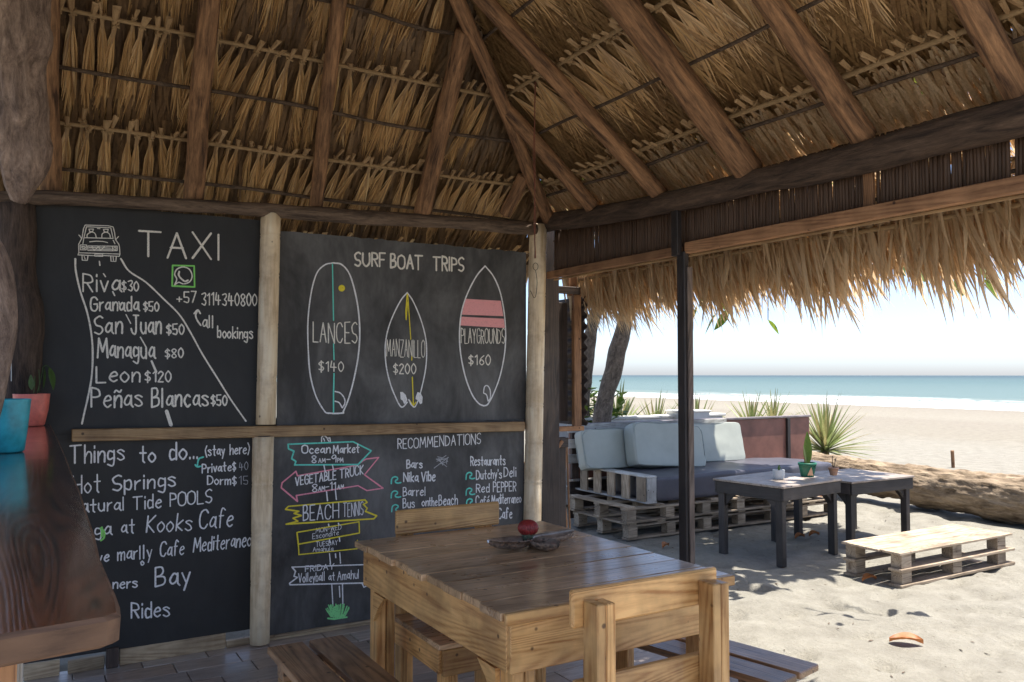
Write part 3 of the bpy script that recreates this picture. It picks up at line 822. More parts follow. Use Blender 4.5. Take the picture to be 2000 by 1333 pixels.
# ------------------------------------------------------------------ reed screen, rail, fringe on the sea side
t = thing('reed_screen', 'dark upright reed screen hung between log beam and rail', 'reed screen', (BX, WY, 2.05))
rnd = random.Random(11)
y = 1.0
rmes = []
for k in range(5):
    m = MB().tube([(0, 0, 0), (rnd.uniform(-.002, .002), rnd.uniform(-.003, .003), .17), (0, 0, .34)], [.0085, .008, .0075], 6)
    rmes.append(m.mesh('reed', M_REED, True))
while y < WY - .02:
    if rnd.random() > .012 and not (2.06 < y < 2.10):
        o = link('reed', rnd.choice(rmes), t, (0.035 + rnd.uniform(-.004, .004), y - WY, -.015)); o.rotation_euler = (rnd.uniform(-.02, .02), rnd.uniform(-.02, .02), rnd.random() * 6)
        o.scale = (1, rnd.uniform(.9, 1.1), 1)
    y += .0141
m = MB()
for q in (.09, .25): m.tube([(BX + .05, .95, 2.03 + q), (BX + .05, WY, 2.03 + q)], .008, 6)
m.build('cross_stick', M_STICK, t)
board('brace', t, (BX + .015, 2.085, 2.19), (.02, .045, .30), ORANGEW)
a, b = hit(1072, 539, 0, BX), hit(2000, 375, 0, BX)
t = thing('screen_rail', 'long brown timber rail along the foot of the reed screen', 'rail', (BX, 3.15, 2.04))
board('rail', t, (BX + .002, (3.17 + WY) / 2, 2.052), (.04, WY - 3.19, .045), ORANGEW)
board('rail', t, (BX + .002, (3.13 + .6) / 2, 2.058), (.04, 2.53, .056), ORANGEW)
board('rail_batten', t, (BX + .030, 2.6, 2.024), (.014, 3.6, .012), SLATW)

# fringe of dry palm leaves
fr = thing('palm_leaf_fringe', 'ragged fringe of dry palm leaves hanging from the eave towards the sea', 'thatch fringe', (3.33, WY, 2.14))
rnd = random.Random(21)
log('fringe_batten', [Vector((3.30, .7, 2.075)), Vector((3.305, 2, 2.07)), Vector((3.3, 3.3, 2.075)), Vector((3.3, 4.7, 2.07))], .012, M_ROPE, fr, 6, .2, 18)
def leaf_strip(m, p, L, wd, lat, out, curl, mi=0, seg=4):
    d = Vector((math.sin(out), math.sin(lat), -1)).normalized()
    s = Vector((rnd.uniform(-.5, .5), 1, 0)).normalized()
    s = (s - d * s.dot(d)).normalized(); nn = s.cross(d)
    vs = []
    for i in range(seg + 1):
        u = i / seg
        q = p + d * L * u + s * curl * u * u + nn * .02 * math.sin(u * 3)
        ww = wd * (0.5 + 1.4 * u) if u < .35 else wd * (1.0 - ((u - .35) / .65) ** 1.6)
        ww = max(ww, .0004)
        vs += [q - s * ww, q + nn * ww * .5, q + s * ww]
    fs = []
    for i in range(seg):
        a = i * 3; fs += [(a, a + 1, a + 4, a + 3), (a + 1, a + 2, a + 5, a + 4)]
    return m.add(vs, fs, mi)
mesh_pool = []
for k in range(14):
    m = MB(); leaf_strip(m, Vector((0, 0, 0)), rnd.uniform(.28, .46), rnd.uniform(.008, .022), 0, 0, rnd.uniform(-.05, .05)); mesh_pool.append(m.mesh('fringe_leaf', M_FRINGE))
def clump_bias(y): return .34 * noise.noise(Vector((y * 2.3, 0, 0))) + .20 * noise.noise(Vector((y * 6, 3, 0)))
for i in range(300):
    y = 1.15 + (i + rnd.random()) / 300 * 3.4
    o = link('fringe_leaf', rnd.choice(mesh_pool), fr)
    o.location = Vector((rnd.uniform(-.05, .08), y - WY, rnd.uniform(-.03, .03)))
    o.rotation_euler = (clump_bias(y) + rnd.gauss(0, .13), -rnd.uniform(.10, .70), rnd.uniform(-.5, .5))
    o.scale = (1, 1, rnd.uniform(.75, 1.2) * (1 + .25 * noise.noise(Vector((y * 3.1, 7, 0)))))
m = MB()
for i in range(2600):
    y = rnd.uniform(.6, 4.85); x = 3.34 + rnd.uniform(-.08, .14)
    leaf_strip(m, Vector((x, y, 2.15 + rnd.uniform(-.04, .05) - (x - 3.36) * .5)), rnd.uniform(.24, .45) * (1 + .3 * noise.noise(Vector((y * 3.1, 7, 0)))), rnd.uniform(.004, .015), clump_bias(y) + rnd.gauss(0, .14), rnd.uniform(.10, .70), rnd.uniform(-.05, .05), seg=3)
m.build('fringe_fill', M_FRINGE, fr, kind='stuff')
m = MB()
for i in range(500):
    x = rnd.uniform(-1.5, 3.2)
    p = Vector((x, WY + .30 + rnd.uniform(-.03, .1), 2.16)); L = rnd.uniform(.1, .22); d = Vector((rnd.gauss(0, .15), .35, -1)).normalized(); s = Vector((.01, 0, 0))
    m.add([p - s, p + s, p + d * L], [(0, 1, 2)])
m.build('fringe_fill', M_FRINGE, fr, kind='stuff')

# hanging cord with hook
p0 = hitB(1045, 168, -.01)
def on_depth(px, py, dep):
    v = ray(px, py); return CAM + v * (dep / F_PX)
dp = (p0 - CAM).dot(_f)
t = thing('hanging_cord', 'thin reddish cord with wire hook hanging before the corner bamboo post', 'cord', p0)
def down(px, py):
    q = on_depth(px, py, dp); return q
MB().tube([down(1045, 160), down(1044, 260), down(1045, 360), down(1043, 440), down(1046, 505)], .0028, 6).build('cord', M_CORD, t)
MB().tube([down(1047, 160), down(1041, 300), down(1046, 420), down(1044, 505)], .0018, 6).build('cord', M_CORD, t)
MB().tube([down(1046 + 5 * math.cos(a), 521 + 7 * math.sin(a)) for a in [i * math.pi / 6 for i in range(13)]], .0016, 5).build('hook_ring', M_WIRE, t)
MB().tube(smooth_path([down(1046, 528), down(1049, 550), down(1047, 575), down(1043, 582), down(1036, 568)], 4), .0016, 5).build('hook', M_WIRE, t)
# ================================================================== CHALKBOARDS
GL = {
'A': (6, '03 3d 63|17 57'), 'B': (5, '03 0d|~0d 3d 4b 39 08|~08 48 56 44 03'), 'C': (6, '~6b 4d 1c 08 14 43 65'),
'D': (6, '03 0d|~0d 4c 68 44 03'), 'E': (5, '5d 0d 03 53|08 48'), 'F': (5, '5d 0d 03|08 48'), 'G': (6, '~6b 4d 1c 08 14 43 65 67|68 38'),
'H': (6, '03 0d|63 6d|08 68'), 'I': (0, '03 0d'), 'J': (6, '2d 6d|~4d 45 33 14 06'), 'K': (5, '03 0d|5d 08 53'), 'L': (5, '0d 03 53'),
'M': (8, '03 1d 46 7d 83'), 'N': (6, '03 0d 63 6d'), 'O': (6, '~3d 0b 05 33 65 6b 3d'), 'P': (5, '03 0d|~0d 4c 59 38 08'),
'R': (5, '03 0d|~0d 4c 59 38 08|28 53'), 'S': (5, '~5c 3d 0b 18 47 55 33 04'), 'T': (7, '0d 7d|3d 33'), 'U': (6, '~0d 06 33 66 6d'),
'V': (6, '0d 33 6d'), 'W': (8, '0d 23 4b 63 8d'), 'X': (6, '0d 63|6d 03'), 'Y': (6, '0d 38 6d|38 33'), 'Z': (6, '0d 6d 03 63'),
'a': (4, '~48 29 06 14 35 48|49 44 53'), 'b': (4, '0d 03|~08 39 46 33 04'), 'c': (4, '~48 29 06 23 44'), 'd': (4, '4d 43|~48 19 06 13 44'),
'e': (4, '~06 47 39 18 05 23 44'), 'f': (4, '~4c 2d 1a 13|09 39'), 'g': (4, '~48 19 06 14 45|~49 43 30 01'), 'h': (4, '0d 03|~06 29 48 43'),
'i': (0, '09 03|0b 0c'), 'k': (4, '0d 03|49 06 43'), 'l': (1, '0d 03'), 'm': (6, '09 03|~07 29 38 33|~37 59 68 63'), 'n': (4, '09 03|~06 29 48 43'),
'o': (4, '~29 07 05 23 45 47 29'), 'p': (4, '09 00|~08 39 46 33 04'), 'r': (3, '09 03|~06 18 39'), 's': (4, '~48 29 08 36 44 23 04'),
't': (4, '2d 24 33|09 49'), 'u': (4, '~09 05 23 45 49|49 43'), 'v': (4, '09 23 49'), 'w': (6, '09 13 38 53 69'), 'y': (4, '09 24|49 10'),
'\u00f1': (4, '09 03|~06 29 48 43|~0b 1c 3b 4c'), '\u00e9': (4, '~06 47 39 18 05 23 44|2b 4d'),
'0': (4, '~2d 0a 06 23 46 4a 2d'), '1': (2, '0b 2d 23'), '2': (4, '~0b 2d 4b 27 03|03 43'), '3': (4, '~0c 3d 4b 28|~28 46 33 04'),
'4': (5, '1d 07 57|3b 33'), '5': (4, '4d 0d 08|~08 38 46 33 04'), '6': (4, '~4c 19 05 23 45 28 06'), '7': (4, '0d 4d 13'),
'8': (4, '~28 0b 2d 4b 28 05 23 45 28'), '9': (4, '~4b 28 0a 2d 4b 43'), '$': (4, '~4b 2c 0a 28 46 34 05|2d 22'), '+': (4, '06 46|28 24'),
'-': (4, '08 48'), '.': (0, '03 04'), "'": (0, '0d 0b'), '(': (2, '~2e 09 22'), ')': (2, '~0e 29 02'), ' ': (3, ''),
}
def cap_am(s): return s
stroke_n = [0]
def wall_pt(px, py): return hit(px, py, 1, WY)
def ribbon(m, pts, w, closed=False):
    """pts: pixel points on the wall; w: stroke width in metres; lies 2-3 mm proud, rising a hair along the stroke"""
    P = [wall_pt(*p) for p in pts]
    for i in range(1, len(P) - 1):          # a sharp corner starts a new stroke
        a_, b_ = P[i] - P[i - 1], P[i + 1] - P[i]
        if a_.length > 1e-6 and b_.length > 1e-6 and a_.normalized().dot(b_.normalized()) < .55:
            ribbon(m, pts[:i + 1], w); ribbon(m, pts[i:], w); return
    Q = [P[0]]
    for p in P[1:]:
        if (p - Q[-1]).length > .0012: Q.append(p)
    if len(Q) < 2: Q.append(Q[0] + Vector((.002, 0, .002)))
    n = len(Q); stroke_n[0] += 1
    y0 = WY - .0022 - (stroke_n[0] % 23) * .00006
    vs = []
    rw = random.uniform(.9, 1.1)
    for i in range(n):
        if i == 0: d = Q[1] - Q[0]
        elif i == n - 1: d = Q[-1] - Q[-2]
        else: d = (Q[i + 1] - Q[i]).normalized() + (Q[i] - Q[i - 1]).normalized()
        d = Vector((d.x, 0, d.z))
        if d.length < 1e-6: d = Vector((1, 0, 0))
        d.normalize(); s = Vector((-d.z, 0, d.x))
        k = 1.0
        if 0 < i < n - 1:
            a = (Q[i] - Q[i - 1]); a = Vector((a.x, 0, a.z)).normalized(); k = 1 / max(.55, abs(a.dot(d)))
        ww = w / 2 * k * rw * random.uniform(.88, 1.1)
        yy = y0 - i * .000012
        c = Vector((Q[i].x, yy, Q[i].z)); vs += [c - s * ww, c + s * ww]
    fs = [(2 * i, 2 * i + 1, 2 * i + 3, 2 * i + 2) for i in range(n - 1)]
    # rounded ends
    for (i, sg) in ((0, -1), (n - 1, 1)):
        d = (Q[1] - Q[0]) if i == 0 else (Q[-1] - Q[-2]); d = Vector((d.x, 0, d.z)).normalized() * sg; s = Vector((-d.z, 0, d.x))
        b0 = len(vs); c = Vector((Q[i].x, y0 - i * .000012, Q[i].z)); h = w / 2 * .95
        vs += [c + (s * math.cos(a) + d * math.sin(a)) * h for a in [j * math.pi / 4 for j in range(5)]]
        fs.append(tuple(range(b0, b0 + 5)))
    m.add(vs, fs)
def cr2(pts, n=6):
    P = [Vector((p[0], p[1], 0)) for p in pts]
    return [(q.x, q.y) for q in smooth_path(P, n)]
def text(parent, s, p0, p1, cap, w=4.0, mat=None, name='chalk_lettering', slant=0.0, part=True):
    """hand lettering: baseline from pixel p0 to p1, capital height cap (pixels), stroke width w (pixels)"""
    tot = 0; lay = []
    for ch in s:
        gw, g = GL[ch]; lay.append((tot, g, ch)); tot += gw + 2.2
    tot -= 2.2
    m = MB(); rnd = random.Random(sum(map(ord, s)))
    dx, dy = p1[0] - p0[0], p1[1] - p0[1]
    mid = wall_pt((p0[0] + p1[0]) / 2, (p0[1] + p1[1]) / 2); dep = (mid - CAM).dot(_f)
    wm = w * .74 / F_PX * dep
    for (x0, g, ch) in lay:
        if not g: continue
        jy = rnd.uniform(-.03, .03) * cap; js = rnd.uniform(.95, 1.05); jx = rnd.uniform(-.2, .2)
        for st in g.split('|'):
            sm = st[0] == '~'
            if sm: st = st[1:]
            pts = []
            for q in st.split():
                gx, gy = int(q[0], 36), int(q[1], 36) - 3
                u = (x0 + gx + jx + slant * gy) / tot
                pts.append((p0[0] + dx * u, p0[1] + dy * u - gy / 10 * cap * js + jy + rnd.uniform(-.012, .012) * cap))
            if sm and len(pts) > 2: pts = cr2(pts)
            ribbon(m, pts, wm)
    o = m.build(name, mat or C_WHITE, parent); return o
def draw(parent, strokes, w, mat, name, smooth=False):
    if name in ('surfboard_stripe', 'surfboard_fin', 'road_marking') and len(strokes) > 1:
        return [draw(parent, [s_], w, mat, name, smooth) for s_ in strokes]
    m = MB()
    for st in strokes:
        mid = wall_pt(*st[0]); dep = (mid - CAM).dot(_f)
        p = cr2(st, 6) if smooth and len(st) > 2 else list(st)
        ribbon(m, p, w / F_PX * dep)
    return m.build(name, mat, parent)
def fill(parent, pts, mat, name, y=.0035):
    m = MB(); P = [wall_pt(*p) for p in pts]; m.add([Vector((p.x, WY - y, p.z)) for p in P], [tuple(range(len(P)))])
    return m.build(name, mat, parent)
def chalkboard(x0, x1, z0, z1, label, mat, wear=0.004, seed=1):
    cx, cz = (x0 + x1) / 2, (z0 + z1) / 2
    t = thing('chalkboard', label, 'chalkboard', (cx, WY, cz))
    rnd = random.Random(seed)
    pts = []
    n = 40
    for i in range(n + 1): pts.append((x0 + (x1 - x0) * i / n, z0 + rnd.uniform(-1, 1) * wear * .4))
    for i in range(n + 1): pts.append((x1 - (x1 - x0) * i / n, z1 + rnd.uniform(-1, 1) * wear + wear * 2 * noise.noise(Vector((i * .3, seed, 0)))))
    N = len(pts)
    vs = [(p[0], WY, p[1]) for p in pts] + [(p[0], WY + .012, p[1]) for p in pts]
    fs = [tuple(range(N)), tuple(range(2 * N - 1, N - 1, -1))] + [(i, i + N, (i + 1) % N + N, (i + 1) % N) for i in range(N)]
    MB().add(vs, fs).build('panel', mat, t)
    return t
def xz(px, py): p = wall_pt(px, py); return p.x, p.z
# --- upper left: taxi
b1 = chalkboard(.015, 1.085, 1.129, 2.235, 'upper chalkboard headed TAXI with a chalk road and a list of fares', M_BRD1, .002, 1)
text(b1, 'TAXI', (272, 500), (426, 508), 50, 5.5, C_CREAM)
text(b1, 'Riva', (162, 569), (234, 571), 36, 4.4, C_CREAM)
text(b1, '$30', (238, 568), (270, 569), 19, 3.6, C_CREAM)
text(b1, 'Granada', (177, 607), (270, 608), 27, 4.2, C_CREAM)
text(b1, '$50', (280, 608), (310, 608), 18, 3.6, C_CREAM)
text(b1, 'San', (185, 653), (238, 652), 35, 4.6, C_CREAM)
text(b1, 'Juan', (256, 652), (314, 653), 37, 4.6, C_CREAM)
text(b1, '$50', (325, 654), (359, 653), 20, 3.8, C_CREAM)
text(b1, 'Managua', (190, 698), (301, 700), 36, 4.6, C_CREAM)
text(b1, '$80', (323, 699), (357, 699), 18, 3.6, C_CREAM)
text(b1, 'Leon', (188, 747), (272, 746), 31, 4.4, C_CREAM)
text(b1, '$120', (284, 746), (333, 746), 20, 3.8, C_CREAM)
text(b1, 'Pe\u00f1as', (179, 796), (277, 794), 37, 4.8, C_CREAM)
text(b1, 'Blancas', (296, 795), (406, 793), 36, 4.8, C_CREAM)
text(b1, '$50', (412, 792), (443, 792), 20, 3.8, C_CREAM)
text(b1, '+57', (345, 591), (383, 592), 21, 3.4, C_CREAM)
text(b1, '3114340800', (394, 596), (501, 598), 23, 3.4, C_CREAM)
text(b1, 'all', (396, 640), (417, 641), 24, 3.6, C_CREAM)
draw(b1, [[(392, 636), (385, 626), (382, 616), (386, 606)], [(379, 613), (386, 606), (391, 613)]], 3.2, C_CREAM, 'chalk_arrow', True)
text(b1, 'bookings', (425, 660), (493, 662), 22, 3.4, C_CREAM)
draw(b1, [[(147, 506), (148, 530), (157, 570), (170, 610), (178, 650), (181, 690), (179, 735), (173, 770), (165, 805), (160, 828)],
          [(236, 506), (252, 530), (285, 552), (320, 585), (350, 615), (372, 650), (395, 692), (425, 740), (450, 780), (480, 823)]], 3.6, C_CREAM, 'chalk_road', True)
draw(b1, [[(194, 511), (195, 519)], [(202, 535), (206, 541)], [(220, 570), (224, 578)], [(232, 590), (234, 596)], [(246, 615), (255, 632)], [(274, 659), (286, 680)]], 2.4, C_CREAM, 'road_marking')
draw(b1, [[(296, 706), (305, 727)]], 4.2, C_CREAM, 'road_marking'); draw(b1, [[(325, 803), (334, 831)]], 6, C_CREAM, 'road_marking')
k = 130 / 1575
def cc(l): return [(130 + x * k, 420 + y * k) for x, y in l]
car = [[(440, 245), (400, 330), (365, 550), (285, 700), (290, 890), (268, 950), (680, 970), (850, 965), (1245, 985), (1262, 930), (1250, 760), (1235, 700), (1155, 590), (1135, 420), (1100, 290), (985, 262), (440, 245)],
       [(470, 285), (1045, 310), (1100, 560), (410, 545), (470, 285)], [(410, 545), (385, 690)], [(1100, 600), (1145, 690)], [(545, 640), (700, 625), (860, 632), (970, 658)],
       [(320, 715), (470, 715), (465, 830), (325, 830), (320, 715)], [(360, 750), (440, 760), (430, 800), (365, 790), (360, 750)], [(500, 740), (1200, 745), (1195, 850), (1080, 855), (505, 845), (500, 740)],
       [(530, 775), (1040, 790)], [(540, 815), (1060, 825)], [(600, 750), (650, 850), (760, 745), (800, 850), (900, 750)], [(1080, 745), (1085, 850)], [(1120, 770), (1170, 770), (1165, 830), (1115, 830), (1120, 770)],
       [(670, 930), (850, 930), (855, 985), (668, 980), (670, 930)], [(365, 970), (370, 1075), (490, 1080), (505, 975)], [(415, 985), (440, 1050)], [(1045, 985), (1050, 1100), (1165, 1105), (1175, 990)], [(1100, 1000), (1110, 1080)],
       [(530, 340), (635, 340), (615, 400), (545, 400), (530, 340)], [(875, 345), (985, 345), (970, 410), (890, 405), (875, 345)], [(290, 480), (320, 510), (350, 560)], [(1230, 515), (1200, 545), (1170, 585)], [(290, 900), (1240, 930)]]
draw(b1, [cc(s) for s in car], 1.7, C_CREAM, 'chalk_pickup_truck')
draw(b1, [cc([(485, 540), (490, 470), (560, 420), (630, 415), (680, 460), (700, 530)]), cc([(835, 545), (840, 460), (900, 420), (970, 425), (1020, 470), (1035, 560)]), cc([(730, 325), (790, 330)])], 1.8, C_CREAM, 'chalk_pickup_truck', True)
draw(b1, [[(337, 519), (379, 520)], [(379, 520), (380, 561)], [(380, 561), (336, 559)], [(336, 559), (337, 519)]], 3.2, C_GREEN, 'green_square')
draw(b1, [[(341, 557), (345, 546), (341, 536), (346, 526), (358, 522), (370, 527), (375, 540), (370, 551), (358, 555), (349, 552), (341, 557)]], 2.4, C_CREAM, 'chalk_phone_mark', True)
draw(b1, [[(350, 531), (349, 538), (354, 545), (361, 550), (367, 548)]], 3.4, C_CREAM, 'chalk_phone_mark', True)
# --- upper right: surf boat trips
b2 = chalkboard(1.165, 2.735, 1.129, 2.19, 'upper chalkboard headed SURF BOAT TRIPS with three chalk surfboards', M_BRD2, .004, 2)
text(b2, 'SURF', (693, 520), (752, 521), 26, 5.0, C_CREAM)
text(b2, 'BOAT', (763, 524), (825, 527), 27, 5.0, C_CREAM)
text(b2, 'TRIPS', (846, 528), (905, 530), 27, 5.0, C_CREAM)
draw(b2, [[(651, 514), (634, 518), (618, 535), (607, 575), (601, 630), (602, 690), (606, 735), (617, 775), (633, 803), (641, 808)],
          [(651, 514), (668, 518), (684, 540), (697, 590), (702, 640), (700, 690), (691, 740), (680, 780), (669, 807)], [(638, 807), (655, 808), (671, 807)]], 3.0, C_WHITE, 'surfboard_outline', True)
draw(b2, [[(649, 516), (650, 570), (651, 626)], [(651, 672), (652, 703)], [(652, 730), (651, 770), (651, 806)]], 2.6, C_TEAL, 'surfboard_stripe')
fill(b2, [(667 + 6.5 * math.cos(a), 563.5 + 6.5 * math.sin(a)) for a in [i * math.pi / 8 for i in range(16)]], C_YELLOW, 'yellow_dot')
text(b2, 'LANCES', (611, 669), (697, 671), 39, 3.2, C_CREAM)
text(b2, '$140', (623, 725), (670, 726), 20, 3.2, C_CREAM)
draw(b2, [[(654, 765), (664, 768), (672, 778), (673, 788), (669, 796)], [(654, 784), (662, 787), (668, 797)]], 2.6, C_WHITE, 'surfboard_fin', True)
draw(b2, [[(795, 572), (782, 588), (766, 620), (756, 650), (752, 680), (754, 715), (762, 750), (773, 778), (781, 793), (787, 795), (795, 786)],
          [(795, 572), (806, 588), (820, 620), (830, 655), (833, 685), (831, 720), (824, 755), (817, 780), (810, 795), (803, 791), (798, 781)]], 2.8, C_WHITE, 'surfboard_outline', True)
draw(b2, [[(795, 575), (792, 610), (793, 625), (796, 590)], [(796, 575), (799, 620), (802, 663)], [(804, 697), (804, 704)], [(805, 737), (806, 765), (807, 790)], [(800, 783), (807, 793), (812, 786)]], 2.2, C_YELLOW, 'surfboard_stripe')
text(b2, 'MANZANILLO', (755, 696), (829, 699), 33, 2.0, C_CREAM)
text(b2, '$200', (768, 730), (811, 730), 20, 3.2, C_CREAM)
fill(b2, [(781, 766), (786, 766), (792, 772), (795, 781), (793, 786), (789, 790), (786, 783), (782, 780)], C_WHITE, 'surfboard_fin')
fill(b2, [(815, 766), (821, 768), (825, 776), (824, 788), (820, 790), (816, 782), (811, 780), (812, 774)], C_WHITE, 'surfboard_fin')
draw(b2, [[(947, 520), (930, 540), (912, 575), (901, 610), (897, 650), (899, 690), (908, 735), (921, 770), (934, 788), (944, 793)],
          [(947, 520), (963, 540), (976, 570), (984, 610), (987, 650), (985, 690), (976, 735), (963, 770), (952, 790), (944, 793)]], 3.0, C_WHITE, 'surfboard_outline', True)
fill(b2, [(908, 584), (978, 588), (983, 618), (902, 615)], C_SALMON, 'salmon_band', .0012)
fill(b2, [(901, 619), (984, 623), (986, 641), (899, 636)], C_SALMON, 'salmon_band', .0012)
text(b2, 'PLAYGROUNDS', (900, 671), (985, 671), 28, 2.2, C_CREAM)
text(b2, '$160', (915, 713), (957, 713), 19, 3.2, C_CREAM)
draw(b2, [[(944, 768), (946, 756), (952, 754), (957, 763), (957, 778), (953, 784)], [(944, 768), (950, 772), (953, 784)]], 2.4, C_WHITE, 'surfboard_fin', True)
# --- lower left: things to do
b3 = chalkboard(-.04, 1.055, .082, 1.1286, 'lower chalkboard headed Things to do with a handwritten list beside the bar counter', M_BRD1, .002, 3)
text(b3, 'Things', (137, 906), (242, 899), 34, 4.4)
text(b3, 'to', (273, 904), (303, 903), 30, 4.4)
text(b3, 'do...', (331, 899), (385, 896), 34, 4.4)
text(b3, '(stay', (401, 891), (438, 889), 19, 3.2)
text(b3, 'here)', (449, 888), (487, 886), 19, 3.2)
draw(b3, [[(397, 893), (388, 897), (385, 911)], [(381, 908), (385, 912), (392, 911)]], 3.0, C_TEAL, 'teal_arrow', True)
text(b3, 'Private$', (395, 924), (460, 919), 17, 3.2); text(b3, '40', (467, 920), (484, 918), 16, 1.8, C_FAINT)
text(b3, 'Dorm$', (405, 947), (461, 947), 17, 3.2); text(b3, '15', (467, 947), (484, 946), 16, 1.8, C_FAINT)
text(b3, 'Hot', (143, 965), (195, 961), 34, 3.8)
text(b3, 'Springs', (220, 959), (342, 950), 30, 4.2)
text(b3, 'Natural', (138, 1003), (243, 996), 26, 3.8)
text(b3, 'Tide', (260, 996), (314, 991), 26, 3.8)
text(b3, 'POOLS', (332, 990), (413, 982), 26, 3.6)
text(b3, 'Yoga', (143, 1050), (216, 1044), 26, 3.8)
draw(b3, [[(196, 1032), (203, 1038), (203, 1050), (197, 1056)], [(199, 1030), (199, 1048)]], 3.6, C_GREEN, 'green_chalk_mark', True)
text(b3, 'at', (238, 1042), (262, 1041), 26, 3.8)
text(b3, 'Kooks', (286, 1040), (373, 1036), 34, 3.8, slant=.12)
text(b3, 'Cafe', (388, 1034), (453, 1028), 36, 3.8, slant=.12)
text(b3, 'ive', (186, 1100), (212, 1095), 20, 3.6)
text(b3, 'marlly', (230, 1095), (296, 1090), 26, 3.4)
draw(b3, [[(278, 1096), (281, 1101), (277, 1104), (275, 1099), (278, 1096)]], 2.4, C_WHITE, 'chalk_curl', True)
text(b3, 'Cafe', (312, 1088), (358, 1083), 28, 3.4, slant=.1)
text(b3, 'Mediteraneo', (377, 1079), (490, 1066), 28, 3.4, slant=.1)
text(b3, 'ners', (221, 1150), (268, 1147), 20, 3.8)
text(b3, 'Bay', (304, 1147), (370, 1142), 38, 4.6)
text(b3, 'Rides', (257, 1208), (330, 1204), 30, 4.4)
# --- lower right: arrows and recommendations
b4 = chalkboard(1.125, 2.72, .034, 1.1286, 'lower chalkboard with coloured chalk signpost arrows and recommendations of bars and restaurants', M_BRD2, .002, 4)
k2 = 580 / 1507
def sp(l): return [(520 + x * k2, 820 + y * k2) for x, y in l]
draw(b4, [sp([(110, 125), (440, 112), (532, 158), (465, 228), (143, 230), (150, 212), (128, 198), (140, 160), (112, 148), (110, 125)])], 3.0, C_TEAL, 'teal_arrow_sign')
text(b4, 'Ocean', (590, 886), (644, 885), 16, 3.4); text(b4, 'Market', (650, 886), (701, 884), 16, 3.4)
text(b4, '8', (609, 904), (617, 904), 14, 2.8); text(b4, 'AM', (622, 904), (635, 904), 8, 2.2); text(b4, '-', (638, 905), (645, 905), 14, 2.6); text(b4, '9', (648, 904), (656, 903), 14, 2.8); text(b4, 'PM', (659, 903), (670, 903), 8, 2.2)
draw(b4, [sp([(150, 262), (158, 285), (455, 232), (505, 200), (570, 192), (498, 280), (592, 348), (510, 360), (465, 335), (152, 385), (158, 415), (75, 345), (80, 320), (150, 262)])], 3.0, C_PINK, 'pink_arrow_sign')
text(b4, 'VEGETABLE', (577, 949), (656, 936), 17, 3.0); text(b4, 'TRUCK', (664, 935), (709, 926), 18, 3.0)
text(b4, '8', (610, 961), (619, 960), 15, 2.8); text(b4, 'AM', (622, 959), (634, 958), 8, 2.2); text(b4, '-', (636, 959), (642, 958), 14, 2.6); text(b4, '11', (645, 958), (655, 957), 15, 2.8); text(b4, 'AM', (659, 956), (671, 955), 8, 2.2)
draw(b4, [sp([(97, 455), (112, 440), (500, 407), (512, 420), (492, 430), (512, 450), (502, 465), (560, 488), (545, 503), (100, 530), (160, 515), (135, 500), (178, 487), (140, 475), (165, 465), (97, 455)])], 3.0, C_YELLOW, 'yellow_plank_sign')
text(b4, 'BEACH', (592, 1018), (661, 1012), 28, 2.9); text(b4, 'TENNIS', (670, 1010), (709, 1006), 27, 1.9)
draw(b4, [sp([(155, 572), (470, 518), (472, 575), (162, 632), (155, 572)]), sp([(162, 632), (165, 685), (460, 655), (462, 612)])], 2.6, C_YELLOW, 'yellow_box_sign')
text(b4, 'MON-WED', (617, 1041), (666, 1034), 9, 1.4); text(b4, 'Escondite', (610, 1053), (661, 1045), 10, 1.4)
text(b4, 'TUESDAY', (617, 1068), (659, 1064), 9, 1.4); text(b4, 'Amahula', (611, 1078), (650, 1076), 9, 1.4)
draw(b4, [sp([(505, 735), (130, 748), (148, 770), (140, 795), (158, 800), (118, 830), (120, 838), (520, 828)]), sp([(485, 830), (495, 850), (512, 842)])], 2.6, C_WHITE, 'white_arrow_sign')
text(b4, 'FRIDAY', (596, 1117), (652, 1112), 11, 2.2); text(b4, 'Volleyball', (583, 1138), (634, 1134), 17, 2.4); text(b4, 'at', (642, 1134), (653, 1133), 15, 2.4); text(b4, 'Amahul', (659, 1133), (701, 1130), 17, 2.4)
draw(b4, [sp(s) for s in ([(280, 112), (280, 90), (292, 78), (310, 95), (322, 92), (325, 110)], [(290, 95), (295, 108)], [(310, 100), (318, 110)], [(292, 232), (298, 262)], [(335, 230), (340, 255)], [(305, 365), (310, 412)], [(350, 358), (355, 405)],
          [(315, 530), (318, 545)], [(365, 525), (368, 535)], [(320, 605), (322, 625)], [(370, 598), (372, 618)], [(320, 680), (325, 732)], [(350, 680), (352, 700)], [(372, 675), (376, 728)], [(332, 835), (338, 950)], [(370, 845), (373, 900)], [(386, 832), (388, 945)])], 2.4, C_WHITE, 'signpost_pole')
g = []
rnd = random.Random(3)
for i in range(46):
    x = 310 + 105 * (i / 45); x += rnd.uniform(-4, 4); g.append(sp([(330 + (x - 310) * .62, 1008 - rnd.uniform(0, 14)), (x + (x - 362) * .25 * .4, 990 - rnd.uniform(15, 55))]))
draw(b4, g, 2.2, C_GRASS, 'chalk_grass'); draw(b4, [sp([(312, 1008), (345, 1012), (408, 1002)])], 3.5, C_GRASS, 'chalk_grass')
text(b4, 'RECOMMENDATIONS', (777, 877), (938, 867), 20, 2.6)
text(b4, 'Bars', (794, 915), (824, 914), 16, 3.2)
text(b4, 'Nika', (788, 941), (816, 941), 18, 3.4); text(b4, 'Vibe', (823, 941), (849, 939), 19, 3.4)
text(b4, 'Barrel', (787, 969), (831, 968), 17, 2.8)
